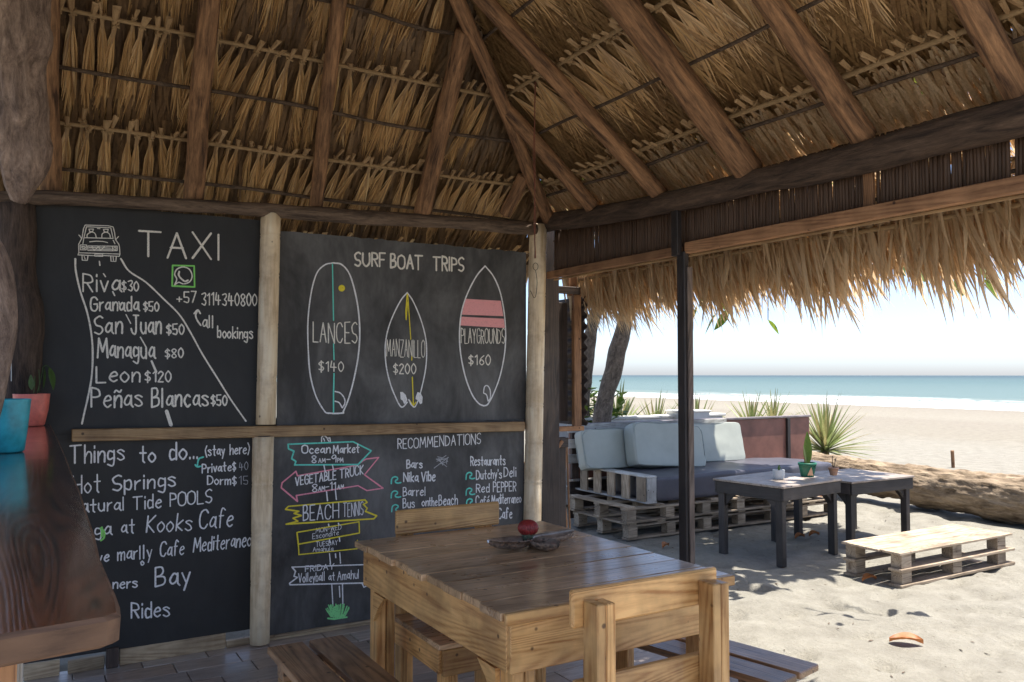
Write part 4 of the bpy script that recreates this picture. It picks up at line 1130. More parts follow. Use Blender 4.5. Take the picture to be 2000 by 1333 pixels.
text(b4, 'Bus', (787, 993), (809, 991), 18, 2.8); text(b4, 'on', (824, 989), (836, 988), 16, 2.8); text(b4, 'the', (837, 988), (853, 988), 16, 2.8); text(b4, 'Beach', (857, 988), (893, 986), 20, 2.8)
text(b4, 'Restaurants', (919, 910), (986, 908), 18, 3.0)
text(b4, "Dutchy's", (930, 937), (979, 934), 17, 3.0); text(b4, 'Deli', (984, 932), (1007, 931), 19, 3.0)
text(b4, 'Red', (930, 962), (955, 961), 17, 2.8); text(b4, 'PEPPER', (963, 961), (1007, 959), 19, 2.8)
text(b4, 'Caf\u00e9', (929, 987), (955, 986), 17, 2.8); text(b4, 'Mediterraneo', (960, 985), (1017, 982), 18, 2.6)
text(b4, 'Kooks', (925, 1013), (966, 1012), 17, 2.6); text(b4, 'Cafe', (972, 1014), (999, 1012), 20, 3.2)
wv = [(633, 325), (636, 300), (650, 290), (664, 294), (664, 304), (656, 308), (655, 318), (668, 322), (682, 319)]
for (ox, oy) in ((0, 0), (0, 72), (3, 142), (380, -22), (380, 58), (382, 112)):
    s_ = .9 if ox > 100 else 1
    draw(b4, [sp([(633 + ox + (x - 633) * s_, y + oy) for x, y in wv])], 2.8, C_TEAL, 'teal_wave', True)
m_ = [[(850 + rnd.uniform(0, 80), 200 + rnd.uniform(-20, 50)) for _ in range(2)] for _ in range(12)]
draw(b4, [sp(s) for s in m_], 1.4, C_FAINT, 'rubbed_out_chalk')
# horizontal slat
a, b = wall_pt(135, 851), wall_pt(1024, 833)
ln = (b - a).length
o = board('timber_ledge', None, ((a.x + b.x) / 2 - .01, WY - .034, (a.z + b.z) / 2 + .003), (ln * .985, .05, .058), SLATW, rot=(0, -math.atan2(b.z - a.z, b.x - a.x), 0))
board('light_gap_batten', o, (1.35, WY + .026, 1.13), (2.9, .02, .09), DARKW)  # added out of sight to block light leaking between the boards
tag(o, 'long pale wooden slat running between the upper and lower chalkboards', 'ledge')
o = board('board_foot_strip', None, (1.94, WY - .008, .027), (1.56, .014, .012), PLINTHW); tag(o, 'thin pale strip under the lower signpost chalkboard', 'strip')
# ================================================================== DINING FURNITURE
def brace_tri(name, parent, c, ax, leg, th, fam, sgn):
    """a triangular knee brace in the plane of axis ax and z; c = inner top corner"""
    vs = []
    for o_ in (-th / 2, th / 2):
        for (u, v) in ((0, 0), (sgn * leg, 0), (sgn * leg * .55, -leg * .35), (0, -leg)):
            p = Vector((0, 0, v)); p[ax] = u; p[1 - ax] = o_; vs.append(p)
    me = MB().add(vs, [(0, 1, 2, 3), (7, 6, 5, 4), (0, 4, 5, 1), (1, 5, 6, 2), (2, 6, 7, 3), (3, 7, 4, 0)]).mesh(name, fam['x' if ax == 0 else 'y'])
    o = link(name, me, parent); o.location = wpos(parent).inverted() @ Vector(c); return o
# table
TX0, TX1, TY0, TY1, TZ = 1.135, 1.995, 1.96, 3.10, .76
t = thing('dining_table', 'varnished pine pallet wood dining table with boarded top', 'table', ((TX0 + TX1) / 2, (TY0 + TY1) / 2, 0))
rnd = random.Random(4)
nb = 9; wdt = (TY1 - TY0) / nb
for i in range(nb):
    over = rnd.choice((0, .006, .012, -.004))
    board('top_board', t, ((TX0 + TX1) / 2 - over / 2, TY0 + wdt * (i + .5), TZ - .012 + rnd.uniform(-.0012, .0012)), (TX1 - TX0 + over, wdt - .0035, .024), PINETOP, ch=.0025)
board('front_edge_strip', t, ((TX0 + TX1) / 2, TY0 - .0105, TZ - .016), (TX1 - TX0, .018, .032), PINE)
ah, az = .145, TZ - .026 - .0725
board('apron', t, (TX0 + .030, (TY0 + TY1) / 2, az), (.022, TY1 - TY0 - .03, ah), PINE)
board('apron', t, (TX1 - .030, (TY0 + TY1) / 2, az), (.022, TY1 - TY0 - .03, ah), PINE)
board('apron', t, ((TX0 + TX1) / 2 , TY0 + .008, az), (TX1 - TX0 - .045, .022, ah), PINE)
board('apron', t, ((TX0 + TX1) / 2, TY1 - .020, az), (TX1 - TX0 - .09, .022, ah), PINE)
for x, sx in ((TX0 + .062, 1), (TX1 - .062, -1)):
    for y, sy in ((TY0 + .056, 1), (TY1 - .066, -1)):
        board('leg', t, (x, y, (TZ - .03) / 2), (.038, .07, TZ - .034), PINE)
        board('leg', t, (x + sx * .040, y, (TZ - .17) / 2), (.034, .066, TZ - .17), PINE)
        brace_tri('brace', t, (x - sx * .0265, y + sy * .035, TZ - .182), 1, .11, .016, PINE, sy)
# nail-headed chairs
def chair(cx, y_back, facing, label, w_=.50):
    """facing +1: the sitter looks towards +Y (back on the camera side)"""
    t = thing('pallet_chair', label, 'chair', (cx, y_back, 0))
    f_ = facing
    for s in (-1, 1):
        board('rear_post', t, (cx + s * (w_ / 2 - .045), y_back - f_ * .0, .4175), (.028, .062, .835), PINE)
        board('rear_post', t, (cx + s * (w_ / 2 - .045) + .0295, y_back - f_ * .004, .417), (.029, .056, .834), PINE)
        board('front_leg', t, (cx + s * (w_ / 2 - .045), y_back + f_ * .40, .21), (.028, .062, .42), PINE)
        board('front_leg', t, (cx + s * (w_ / 2 - .045) + .0295, y_back + f_ * .40, .21), (.029, .058, .42), PINE)
        board('side_rail', t, (cx + s * (w_ / 2 - .012), y_back + f_ * .19, .375), (.020, .50, .09), PINE)
    board('back_board', t, (cx + .01, y_back + f_ * .043, .812), (w_ + .02, .021, .098), PINE, ch=.006)
    board('back_board', t, (cx + .01, y_back + f_ * .043, .575), (w_, .021, .112), PINE, ch=.004)
    for i in range(4):
        board('seat_board', t, (cx + .005, y_back + f_ * (.075 + i * .112), .431), (w_ + .02, .106, .020), PINETOP, ch=.003)
    board('front_rail', t, (cx + .005, y_back + f_ * .448, .37), (w_ - .02, .020, .095), PINE)
    return t
chair(1.45, 1.70, 1, 'pine pallet chair with its back to the viewer, before the table', .485)
chair(1.53, 3.155, -1, 'pine pallet chair at the far end of the dining table, backrest showing above the top', .46)
# benches
def bench(c, rot, L, W, label, n=2):
    t = thing('plank_bench', label, 'bench', (c[0], c[1], 0), rotz=rot)
    pw = W / n
    M_ = wpos(t)
    def P(x, y, z): return M_ @ Vector((x, y, z))
    for i in range(n):
        o = board('seat_plank', t, P(-W / 2 + pw * (i + .5), 0, .435), (pw - .022, L, .026), SEATW, ch=.004)
    for y in (-L / 2 + .12, L / 2 - .12):
        board('cross_bar', t, P(0, y, .395), (W - .05, .07, .050), SEATW)
        for x in (-W / 2 + .05, W / 2 - .05):
            board('leg', t, P(x, y, .185), (.045, .065, .37), PINE)
    board('stretcher', t, P(0, 0, .16), (.03, L - .25, .06), PINE)
    return t
bench((.895, 2.38), R(0), 1.18, .30, 'plank bench with two wide boards along the board-side flank of the dining table')
bench((2.144, 2.365), R(12), .95, .30, 'plank bench along the sand-side flank of the dining table, boards bluish with skylight').scale.z = .92

# shell dish and red ball
dc = hit(1040, 1068, 2, TZ)
dish = thing('shell_dish', 'dish of three open boat-shaped shells on the dining table', 'dish', dc)
def shell(ang, L, W, H, tilt):
    m = MB(); nu, nv = 14, 9; vs = []; fs = []
    ca, sa = math.cos(ang), math.sin(ang)
    for layer, sc_ in ((0, 1.0), (1, .90)):
        for i in range(nu + 1):
            u = i / nu; x = L * u
            ww = W * math.sin(math.pi * min(1, max(0.02, u ** .8 * .96 + .03))) ** .6
            hh = H * (math.sin(math.pi * min(.98, u * .9 + .06)) ** .5)
            for j in range(nv + 1):
                v = -1 + 2 * j / nv
                y = ww * v * sc_ / 2
                base = H + tilt * u * u
                z = base - hh * sc_ * (1 - abs(v) ** 2.4)
                if layer == 0: z -= .002; z += .0022 * noise.noise(Vector((x * 90, y * 90, ang)))
                xx, yy = x * ca - y * sa, x * sa + y * ca
                vs.append((xx, yy, z + .0015))
    st = (nu + 1) * (nv + 1); mi = []
    for lay in (0, 1):
        for i in range(nu):
            for j in range(nv):
                a = lay * st + i * (nv + 1) + j; q = (a, a + nv + 1, a + nv + 2, a + 1); fs.append(q if lay else q[::-1]); mi.append(lay)
    for i in range(nu):
        for j in (0, nv):
            a = i * (nv + 1) + j; fs.append((a, a + nv + 1, a + st + nv + 1, a + st)); mi.append(0)
    m.v = vs; m.f = fs; m.mi = mi
    return link('shell', m.mesh('shell', [M_SHELL, M_SHELLI], True), dish)
# wall frame axes: towards the left of the picture is -X
shell(R(186), .205, .115, .036, .012)
shell(R(-4), .185, .110, .034, .014)
shell(R(272), .165, .105, .034, .004)
m = MB()
for i in range(7): m.tube([(random.uniform(-.015, .015), random.uniform(-.015, .015), .004), (random.uniform(-.02, .02), random.uniform(-.02, .02), random.uniform(.02, .034))], [.011, .008], 8, .4, 60)
m.build('centre_knot', M_SHELL, dish, smooth=True, world=False)
bc = dc + Vector((-.012, .012, 0))
ball = thing('red_ribbed_ball', 'red ribbed ball on a rough green-grey foot, sitting in the shell dish', 'ball', bc)
m = MB(); prof = [(max(.0005,   .038 * math.sin(a)), .070 - .031 * math.cos(a)) for a in [math.pi * i / 18 for i in range(19)]]
link('ball', m.lathe(prof, seg=96, rib=24, ribamp=.05).mesh('ball', M_REDBALL, True), ball)
m = MB().tube([(0, 0, .018), (0, 0, .034), (0, 0, .052)], [.018, .021, .028], 18, .3, 70)
link('foot', m.mesh('foot', M_MOSS, True), ball)

# ================================================================== BAR COUNTER
CZ = 1.18
ct = thing('bar_counter', 'glossy dark brown live-edge wooden bar counter with two plant pots on it', 'counter', (-.4, 2.6, 0))
edge_px = [(236, 1197), (233, 1180), (224, 1155), (214, 1130), (198, 1085), (186, 1040), (170, 1000), (155, 960), (141, 922), (128, 890), (112, 855), (98, 828)]
ed = [hit(px, py, 2, CZ) for px, py in edge_px]
ed = [p + Vector((noise.noise(Vector((p.y * 9, 0, 0))) * .006, 0, 0)) for p in ed]
ed = [Vector((ed[0].x - .012, ed[0].y - .010, CZ))] + ed
yend = ed[-1].y
outl = [(p.x, p.y) for p in ed] + [(.10, 4.40), (-1.05, 4.40), (-1.05, ed[0].y - .03)] + [(x, ed[0].y - .012 + .004 * math.sin(x * 17)) for x in (-.8, -.6, -.4, -.3, -.2, -.1, -.02)]
m = MB(); N = len(outl); th = .030
def lay(dz, inset): 
    cx, cy = -.4, 2.5
    return [(x - inset * (1 if x > cx else -1), y - inset * (1 if y > cy else -1) , CZ + dz) for x, y in outl]
vs = lay(0, .004) + lay(-.004, 0) + lay(-th + .004, .001) + lay(-th, .006)
fs = [tuple(range(N))] + [(k * N + i, k * N + N + i, k * N + N + (i + 1) % N, k * N + (i + 1) % N) for k in range(3) for i in range(N)] + [tuple(range(4 * N - 1, 3 * N - 1, -1))]
m.add([Vector(p) for p in vs], fs)
m.mi = [0] + [1] * (3 * N) + [1]
# outline runs clockwise or not; recalc below
o = m.build('slab', [COUNTERW['y'], CEDGE['x']], ct)
import bmesh
bm = bmesh.new(); bm.from_mesh(o.data); bmesh.ops.recalc_face_normals(bm, faces=bm.faces); bm.to_mesh(o.data); bm.free()
board('leg', ct, hit(13, 1300, 1, .98) + Vector((-.005, 0, -.35)), (.028, .03, .80), ORANGEW)
board('shelf_board', ct, hit(8, 1262, 1, 1.02) + Vector((-.25, .02, 0)), (.52, .03, .018), DARKW)
m = MB()
for px in (29, 36, 42):
    a = hit(px, 1243, 1, 1.02); m.tube([Vector((a.x, a.y, CZ - th)), Vector((a.x, a.y, .02))], .0022, 8)
m.build('conduit', M_PIPE, ct)
def pot(loc, prof, mats, label, cat='pot', name='plant_pot', soil_z=None, soil_r=None, seg=36):
    t = thing(name, label, cat, loc)
    link('vessel', MB().lathe(prof, seg=seg, cap=False).mesh('vessel', mats, True), t)
    if soil_z: link('soil', MB().lathe([(.0005, soil_z + .004), (soil_r * .6, soil_z + .003), (soil_r, soil_z)], seg=20, cap=False).mesh('soil', M_SOIL, True), t)
    return t
def potprof(rb, rm, rt, H, th_=.004, lip=0.0):
    return [(.0005, .001), (rb * .9, .001), (rb, .006), (rm, H * .5), (rt, H - lip - .001), (rt + (.004 if lip else 0), H - lip), (rt + (.004 if lip else 0), H), (rt - th_, H), (rt - th_ - .002, H - .012), (rb - th_, .010), (.0005, .010)]
pc = hit(10, 884, 2, CZ)
pot(pc, potprof(.050, .058, .064, .158), M_CYAN, 'turquoise glazed pot on the bar counter', soil_z=.135, soil_r=.056)
pc = hit(62, 822, 2, CZ); pc.y = min(pc.y, 4.28); pc.x = hit(61, 800, 1, pc.y).x
t = pot(pc, potprof(.055, .068, .074, .145), M_CORAL, 'coral red pot with a small green leafy plant on the bar counter', soil_z=.125, soil_r=.066)
def leaf_blade(m, base, tip, wd, droop=.0, n=6, up=Vector((0, 0, 1)), fold=.2):
    base, tip = Vector(base), Vector(tip); d = tip - base
    s = d.cross(up); s = s.normalized() if s.length > 1e-5 else Vector((1, 0, 0)); nn = s.cross(d).normalized()
    vs = []
    for i in range(n + 1):
        u = i / n; w_ = wd * (math.sin(math.pi * min(.985, max(.02, u ** .8))) ** .8)
        c = base + d * u - Vector((0, 0, droop * u * u)); vs += [c - s * w_ + nn * fold * w_, c, c + s * w_ + nn * fold * w_]
    return m.add(vs, [f for i in range(n) for f in ((i * 3, i * 3 + 1, i * 3 + 4, i * 3 + 3), (i * 3 + 1, i * 3 + 2, i * 3 + 5, i * 3 + 4))])
yp = pc.y
def hp(px, py, dy=0.0): return hit(px, py, 1, yp + dy)
for (a, b, c, w_) in (((72, 770), (84, 718), (104, 750), .022), ((66, 768), (68, 735), (62, 748), .016), ((76, 765), (76, 722), (84, 760), .020)):
    MB().tube(smooth_path([hp(*a), hp((a[0] + b[0]) / 2 + 1, (a[1] + b[1]) / 2), hp(*b)], 4), .0016, 5).build('stem', M_GREEN, t)
m = MB(); leaf_blade(m, hp(96, 718, -.02), hp(104, 762, -.03), .028, n=8); m.build('leaf', M_GREEN, t, True)
m = MB(); leaf_blade(m, hp(86, 718), hp(84, 760, -.01), .020, n=8, up=Vector((.4, 0, 1))); m.build('leaf', M_GREEN, t, True)
m = MB(); leaf_blade(m, hp(62, 762), hp(60, 732), .012, n=8, up=Vector((0, 1, .2))); m.build('leaf', M_GREEN, t, True)
MB().tube(smooth_path([hp(84, 718), hp(90, 714), hp(96, 718, -.02)], 3), .0016, 5).build('stem', M_GREEN, t)

# ================================================================== OUTSIDE: sheet-iron screen beside the corner
t = thing('iron_screen', 'dark corrugated iron screen in an orange timber frame outside the corner bamboo post', 'screen', (3.3, 4.75, 0))
m = MB(); vs = []; nz = 72; zb, zt_ = 1.06, 1.95
for i in range(nz + 1):
    z = zb + (zt_ - zb) * i / nz; xx = 3.325 + .016 * math.sin(2 * math.pi * (z - zb) / .074)
    vs += [(xx, 4.60, z), (xx, 5.02, z)]
fs = [(2 * i, 2 * i + 1, 2 * i + 3, 2 * i + 2) for i in range(nz)]
o = m.add([Vector(v) for v in vs], fs).build('corrugated_sheet', M_RUST, t, True); o.modifiers.new('thickness', 'SOLIDIFY').thickness = .004
board('frame_post', t, (3.245, 4.60, 1.50), (.06, .035, .92), ORANGEW)
board('frame_post', t, (3.03, 4.62, 1.0), (.045, .05, 2.05), DARKW)
board('corner_board', t, (2.97, 4.52, 1.20), (.14, .03, 2.36), DARKW)
board('inner_board', t, (3.135, 4.70, 1.50), (.20, .018, .82), DARKW)
board('cross_board', t, (3.165, 4.585, 1.985), (.20, .025, .05), DARKW)
board('cross_board', t, (3.245, 4.65, 2.03), (.07, .02, .15), ORANGEW)
board('cross_board', t, (3.16, 4.605, 1.045), (.27, .05, .032), ORANGEW)
board('lower_board', t, (3.075, 4.60, .50), (.15, .02, .98), DARKW)
board('lower_block', t, (3.09, 4.578, .955), (.13, .025, .065), DARKW)
a, b = hit(1068, 905, 1, 4.56), hit(1098, 862, 1, 4.56)
log('brace', [a, b], .012, ORANGEW['z'], t, 5, 0)
pts = [hit(px, py, 1, 4.60) for px, py in ((1101, 858), (1104, 900), (1100, 960), (1106, 1020), (1105, 1085))]
log('lit_edge_strip', pts, .010, ORANGEW['z'], t, 6, .2)  # orange strip stands for light along the wavy board edge
pts = [hit(px, py, 1, 4.62) for px, py in ((1107, 858), (1109, 930), (1112, 1010), (1116, 1088))]
log('lit_edge_strip', pts, .007, M_RAFT, t, 6, .2)

# ================================================================== SOFA OF PALLETS
def pallet(parent, x0, x1, y0, y1, z0, H, fam, nblk=4, nb_top=5, top=True, rows=3, slat=.018, block_fam=None):
    """stringer boards along X carrying blocks"""
    L = x1 - x0; ys = [y0 + .045 + (y1 - y0 - .09) * i / (rows - 1) for i in range(rows)]
    bh = H - 3 * slat
    for y in ys:
        board('runner', parent, ((x0 + x1) / 2, y, z0 + slat / 2), (L, .09, slat), fam)
        board('runner', parent, ((x0 + x1) / 2, y, z0 + slat * 1.5 + bh), (L, .088, slat), fam)
        for i in range(nblk):
            x = x0 + .06 + (L - .12) * i / (nblk - 1)
            board('block', parent, (x, y, z0 + slat + bh / 2), (.10, .082, bh - .001), block_fam or fam)
    if top:
        for i in range(nb_top):
            x = x0 + .05 + (L - .1) * i / (nb_top - 1)
            board('deck_board', parent, (x, (y0 + y1) / 2, z0 + H - slat / 2), (.095, y1 - y0, slat), fam)
sofa = thing('pallet_sofa', 'outdoor sofa built of stacked wooden pallets with slatted end, on shaded sand', 'sofa', (5.9, 6.0, 0))
pallet(sofa, 4.50, 7.25, 5.62, 6.45, -.02, .145, GREYW, 7, 9)
pallet(sofa, 4.47, 7.22, 5.60, 6.47, .126, .145, GREYW, 7, 9)
ex = 4.735
for i in range(6):
    y = 5.71 + i * .215
    board('end_slat', sofa, (ex - .012, y, .395), (.018, .115, .215), GREYW)
board('end_rail', sofa, (ex + .045, 6.27, .507), (.115, 1.28, .016), PALEW)
board('end_rail', sofa, (ex + .045, 6.27, .282), (.115, 1.28, .018), PALEW)
board('end_block', sofa, (ex + .055, 5.655, .395), (.105, .03, .21), PALEW)
for i in range(3): board('back_slat', sofa, (5.55, 6.53, .60 + i * .145), (2.1, .02, .085), PALEW)
for x in (4.60, 5.2, 5.9, 6.5): board('back_post', sofa, (x, 6.56, .66), (.08, .035, .50), DARKW)
def cushion(name, c, size, rot, mat, label, cat='cushion', group=None, e=5.0, piping=True, sag=.0, seed=0):
    t = thing(name, label, cat, c, group)
    t.rotation_euler = rot
    n = 18; vs = []; fs = []
    # cube sphere pushed into a soft box
    def add_face(a, u, v, sg):
        b0 = len(vs)
        for i in range(n + 1):
            for j in range(n + 1):
                p = [0, 0, 0]; p[a] = sg; p[u] = math.tan((i / n * 2 - 1) * math.pi / 4); p[v] = math.tan((j / n * 2 - 1) * math.pi / 4)
                d = Vector(p); ln = (sum(abs(q) ** e for q in d)) ** (1 / e); d = d / ln
                P = Vector((d[0] * size[0] / 2, d[1] * size[1] / 2, d[2] * size[2] / 2))
                w_ = noise.noise(Vector((P.x * 3 + seed, P.y * 3, P.z * 3))) * .014 + noise.noise(Vector((P.x * 11, P.y * 11 + seed, P.z * 11))) * .004
                P += d * w_
                vs.append(P)
        for i in range(n):
            for j in range(n):
                q = (b0 + i * (n + 1) + j, b0 + (i + 1) * (n + 1) + j, b0 + (i + 1) * (n + 1) + j + 1, b0 + i * (n + 1) + j + 1)
                fs.append(q if sg > 0 else q[::-1])
    for a in range(3):
        for sg in (-1, 1): add_face(a, (a + 1) % 3, (a + 2) % 3, sg)
    m = MB().add(vs, fs); link('cover', m.mesh('cover', mat, True), t)
    if piping:
        m = MB()
        hx, hy, hz = [s_ / 2 for s_ in size]
        for zz in (-1, 1):
            loop = [];
            for k in range(41):
                a = 2 * math.pi * k / 40; ca, sa = math.cos(a), math.sin(a); ln = (abs(ca) ** 7 + abs(sa) ** 7) ** (1 / 7)
                loop.append(Vector((ca / ln * hx * .985, zz * hy * .90, sa / ln * hz * .985)))
            m.tube(loop, .0045, 5)
        m.build('piping', M_PIPING, t, True, world=False)
    return t
sc0 = cushion('seat_cushion', (6.02, 5.99, .395), (2.46, .74, .225), (0, 0, 0), M_CUSHD, 'long slate blue vinyl seat cushion on the pallet sofa', 'seat cushion', e=14, piping=False)
MB().add([Vector((5.25 + x, 5.612, z)) for x, z in ((-.17, .43), (.17, .43), (.17, .50), (-.17, .50))], [(0, 1, 2, 3)])
cushion('back_cushion', (5.02, 6.36, .695), (1.00, .13, .38), (R(-14), 0, 0), M_CUSH, 'pale grey cushion at the slatted end of the pallet sofa', 'cushion', 'back cushions of the pallet sofa', 20, seed=1)
cushion('back_cushion', (5.40, 6.16, .715), (.84, .18, .42), (R(-15), R(4), R(-4)), M_CUSH, 'thick pale grey cushion tilted in front of the others on the pallet sofa', 'cushion', 'back cushions of the pallet sofa', 16, seed=5)
cushion('back_cushion', (6.20, 6.38, .695), (.86, .13, .40), (R(-13), R(1), 0), M_CUSH, 'thin pale cushion against the maroon panel beyond the black post', 'cushion', 'back cushions of the pallet sofa', 20, seed=8)
t = thing('maroon_panel', 'maroon painted board panel with dark upright standing behind the pallet sofa', 'panel', (6.3, 6.7, 0))
board('panel_board', t, (6.20, 6.72, .64), (3.10, .03, .52), M_MAROON); board('panel_board', t, (7.975, 6.72, .64), (.37, .03, .52), M_MAROON)
board('upright', t, (7.77, 6.70, .63), (.05, .05, .54), BLACKW)
board('top_cap', t, (6.41, 6.71, .915), (3.52, .06, .022), M_TOPCAP); board('foot_strip', t, (6.41, 6.69, .372), (3.5, .035, .016), PALEW)
board('lower_board', t, (6.41, 6.74, .17), (3.5, .03, .36), DARKW)
# planter walls
t = thing('planter_wall', 'low whitewashed planter wall beneath the leaning trunks', 'wall', (6.3, 7.5, 0))
MB().box((6.2, 7.55, .44), (2.6, .16, .92), None, .01).build('wall', M_LIMEW, t)
MB().box((6.2, 7.55, .915), (2.66, .20, .03), None, .006).build('coping', M_LIMEW, t)
t = thing('planter_box', 'white planter box standing behind the black post beside spiky agaves', 'planter', (7.0, 7.45, 0))
MB().box((6.90, 7.45, .91), (.42, .3, .12), None, .008).build('box_body', M_LIMEW, t); MB().box((6.90, 7.45, .975), (.45, .33, .02), None, .005).build('rim', M_LIMEW, t)

# ================================================================== BEACH TABLES
def beach_table(x0, x1, y0, y1, z, label):
    t = thing('beach_table', label, 'table', ((x0 + x1) / 2, (y0 + y1) / 2, 0))
    n = 4; w_ = (y1 - y0) / n
    for i in range(n): board('top_board', t, ((x0 + x1) / 2, y0 + w_ * (i + .5), z - .008), (x1 - x0, w_ - .002, .016), TABLEB, ch=.002)
    for (cx, cy, sx, sy) in (((x0 + x1) / 2, y0 + .02, x1 - x0 - .02, .022), ((x0 + x1) / 2, y1 - .02, x1 - x0 - .02, .022)): board('apron', t, (cx, cy, z - .065), (sx, sy, .095), BLACKW)
    for x in (x0 + .02, x1 - .02): board('apron', t, (x, (y0 + y1) / 2, z - .065), (.022, y1 - y0 - .065, .095), BLACKW)
    for x, sx in ((x0 + .052, 1), (x1 - .052, -1)):
        for y, sy in ((y0 + .062, 1), (y1 - .062, -1)):
            board('leg', t, (x, y, (z - .02) / 2 - .02), (.05, .06, z + .02), BLACKW)
            brace_tri('brace', t, (x, y + sy * .03, z - .114), 1, .10, .02, BLACKW, sy)
            brace_tri('brace', t, (x + sx * .025, y, z - .114), 0, .08, .02, BLACKW, sx)
    return t
bt = beach_table(4.93, 5.74, 4.27, 4.93, .57, 'black-legged beach table carrying three small plant pots')
bt.rotation_euler.z = R(7); bt.location += Vector((-.07, .05, 0))
bt2 = beach_table(5.89, 6.74, 4.42, 5.08, .525, 'black-legged beach table with an empty top, beside the driftwood log')
# pots on the first table
p = hit(1521, 936, 2, .57)
t = pot(p, potprof(.040, .047, .047, .075), M_WHITEP, 'small white pot with a tiny succulent on the beach table', soil_z=.065, soil_r=.042)
for (dx, dz, l_) in ((.02, .05, .05), (-.01, .045, .04), (.03, .03, .05), (0, .05, .03)):
    m = MB(); leaf_blade(m, (0, 0, .066), (dx, random.uniform(-.01, .01), .066 + dz), .008, up=Vector((0, 1, 0))); m.build('leaf', M_GREEN, t, True, world=False)
p = hit(1577, 931, 2, .57)
t = pot(p, potprof(.052, .062, .070, .115, lip=.02), M_GREENP, 'green pot with a peach triangle holding a tall snake plant leaf', soil_z=.10, soil_r=.06)
q0, q1, q2 = hit(1571, 928, 1, p.y - .063), hit(1590, 928, 1, p.y - .063), hit(1582, 912, 1, p.y - .066)
tri = MB()
for s_ in range(6):
    pass
def pot_pt(u, z, rb=.052, rt=.070, H=.115):
    r_ = (rb + (rt - rb) * z / H) * 1.02 + .001; a = R(-90 - 32) + u; return Vector((r_ * math.cos(a), r_ * math.sin(a), z))
vs = []; fs = []
for i in range(9):
    k = i / 8; hw = .46 * (1 - k); z = .014 + .07 * k
    for j in range(7): vs.append(pot_pt(-hw + 2 * hw * j / 6 + .15, z))
for i in range(8):
    for j in range(6): a = i * 7 + j; fs.append((a, a + 1, a + 8, a + 7))
link('peach_triangle', MB().add(vs, fs).mesh('peach_triangle', M_PEACH, True), t)
m = MB(); leaf_blade(m, (.0, 0, .09), (.004, 0, .37), .036, up=Vector((-.51, -.86, 0)), n=12, fold=.35); m.build('snake_plant_leaf', M_ALMOND, t, True, world=False)
m = MB(); leaf_blade(m, (-.01, 0, .10), (-.045, 0, .26), .011, up=Vector((0, -1, 0)), n=8); m.build('small_leaf', M_AGAVE, t, True, world=False)
m = MB(); leaf_blade(m, (-.012, .01, .10), (-.03, 0, .20), .016, up=Vector((0, -1, .2)), n=8); m.build('small_leaf', M_DRYLEAF, t, True, world=False)
p = hit(1628, 929, 2, .57)
t = pot(p, potprof(.028, .034, .040, .068, lip=.014), M_TERRA, 'small terracotta pot with two bare forked twigs on the beach table', soil_z=.058, soil_r=.033)
for pts in ([(0, 0, .055), (-.012, 0, .12), (-.008, 0, .165)], [(0, 0, .055), (.018, 0, .10), (.036, 0, .145)], [(.018, 0, .10), (.028, .005, .11), (.032, .01, .135)]):
    MB().tube(smooth_path(pts, 4), [.0032] * 9 if len(pts) == 3 else .003, 6).build('twig', M_STICK, t, True, world=False)

# pallet bench on the sand
t = thing('pallet_bench', 'low sunlit bench of pallets and planks on open sand in front of the driftwood log', 'bench', (5.80, 3.70, 0))
x0, x1, y0, y1 = 5.11, 6.50, 3.47, 3.94
for i in range(3):
    w_ = (y1 - y0) / 3; board('top_plank', t, ((x0 + x1) / 2 + random.uniform(-.01, .01), y0 + w_ * (i + .5), .194), (x1 - x0, w_ - .006, .016), GREYW, ch=.002)
for y in (y0 + .06, y1 - .05):
    for x in (x0 + .10, (x0 + x1) / 2, x1 - .12):
        board('block', t, (x, y, .1375), (.11, .085, .094), ORANGEW if False else GREYW)
        board('block', t, (x, y, .0265), (.11, .085, .086), GREYW)
    board('runner', t, ((x0 + x1) / 2 + .02, y - .01, .080), (x1 - x0 + .02, .10, .020), GREYW)
    board('runner', t, ((x0 + x1) / 2 + .02, y - .01, -.026), (x1 - x0 + .02, .10, .020), GREYW)
for x in (x0 + .10, x1 - .12): board('cross_board', t, (x, (y0 + y1) / 2, -.045), (.10, y1 - y0, .018), GREYW)

# driftwood log
t = log('driftwood_log', [Vector((8.32, 2.2, .17)), Vector((8.30, 3.3, .20)), Vector((8.28, 4.3, .215)), Vector((8.30, 5.2, .22)), Vector((8.34, 5.9, .235)), Vector((8.42, 6.6, .27)), Vector((8.5, 7.4, .30)), Vector((8.56, 8.2, .30))],
        [.235, .24, .235, .225, .20, .165, .15, .13], M_DRIFT, None, 84, .22, 2.6, 34, fine=.11)
tag(t, 'long thick driftwood log lying on the sand behind the beach tables', 'driftwood')
p = hit(1862, 912, 2, -.12)
t = log('wooden_stake', [p - Vector((0, 0, .15)), p + Vector((-.01, 0, .12)), p + Vector((-.02, 0, .27))], .028, M_RAFT, None, 8, .1); tag(t, 'short wooden stake standing alone on the sunlit beach', 'stake')

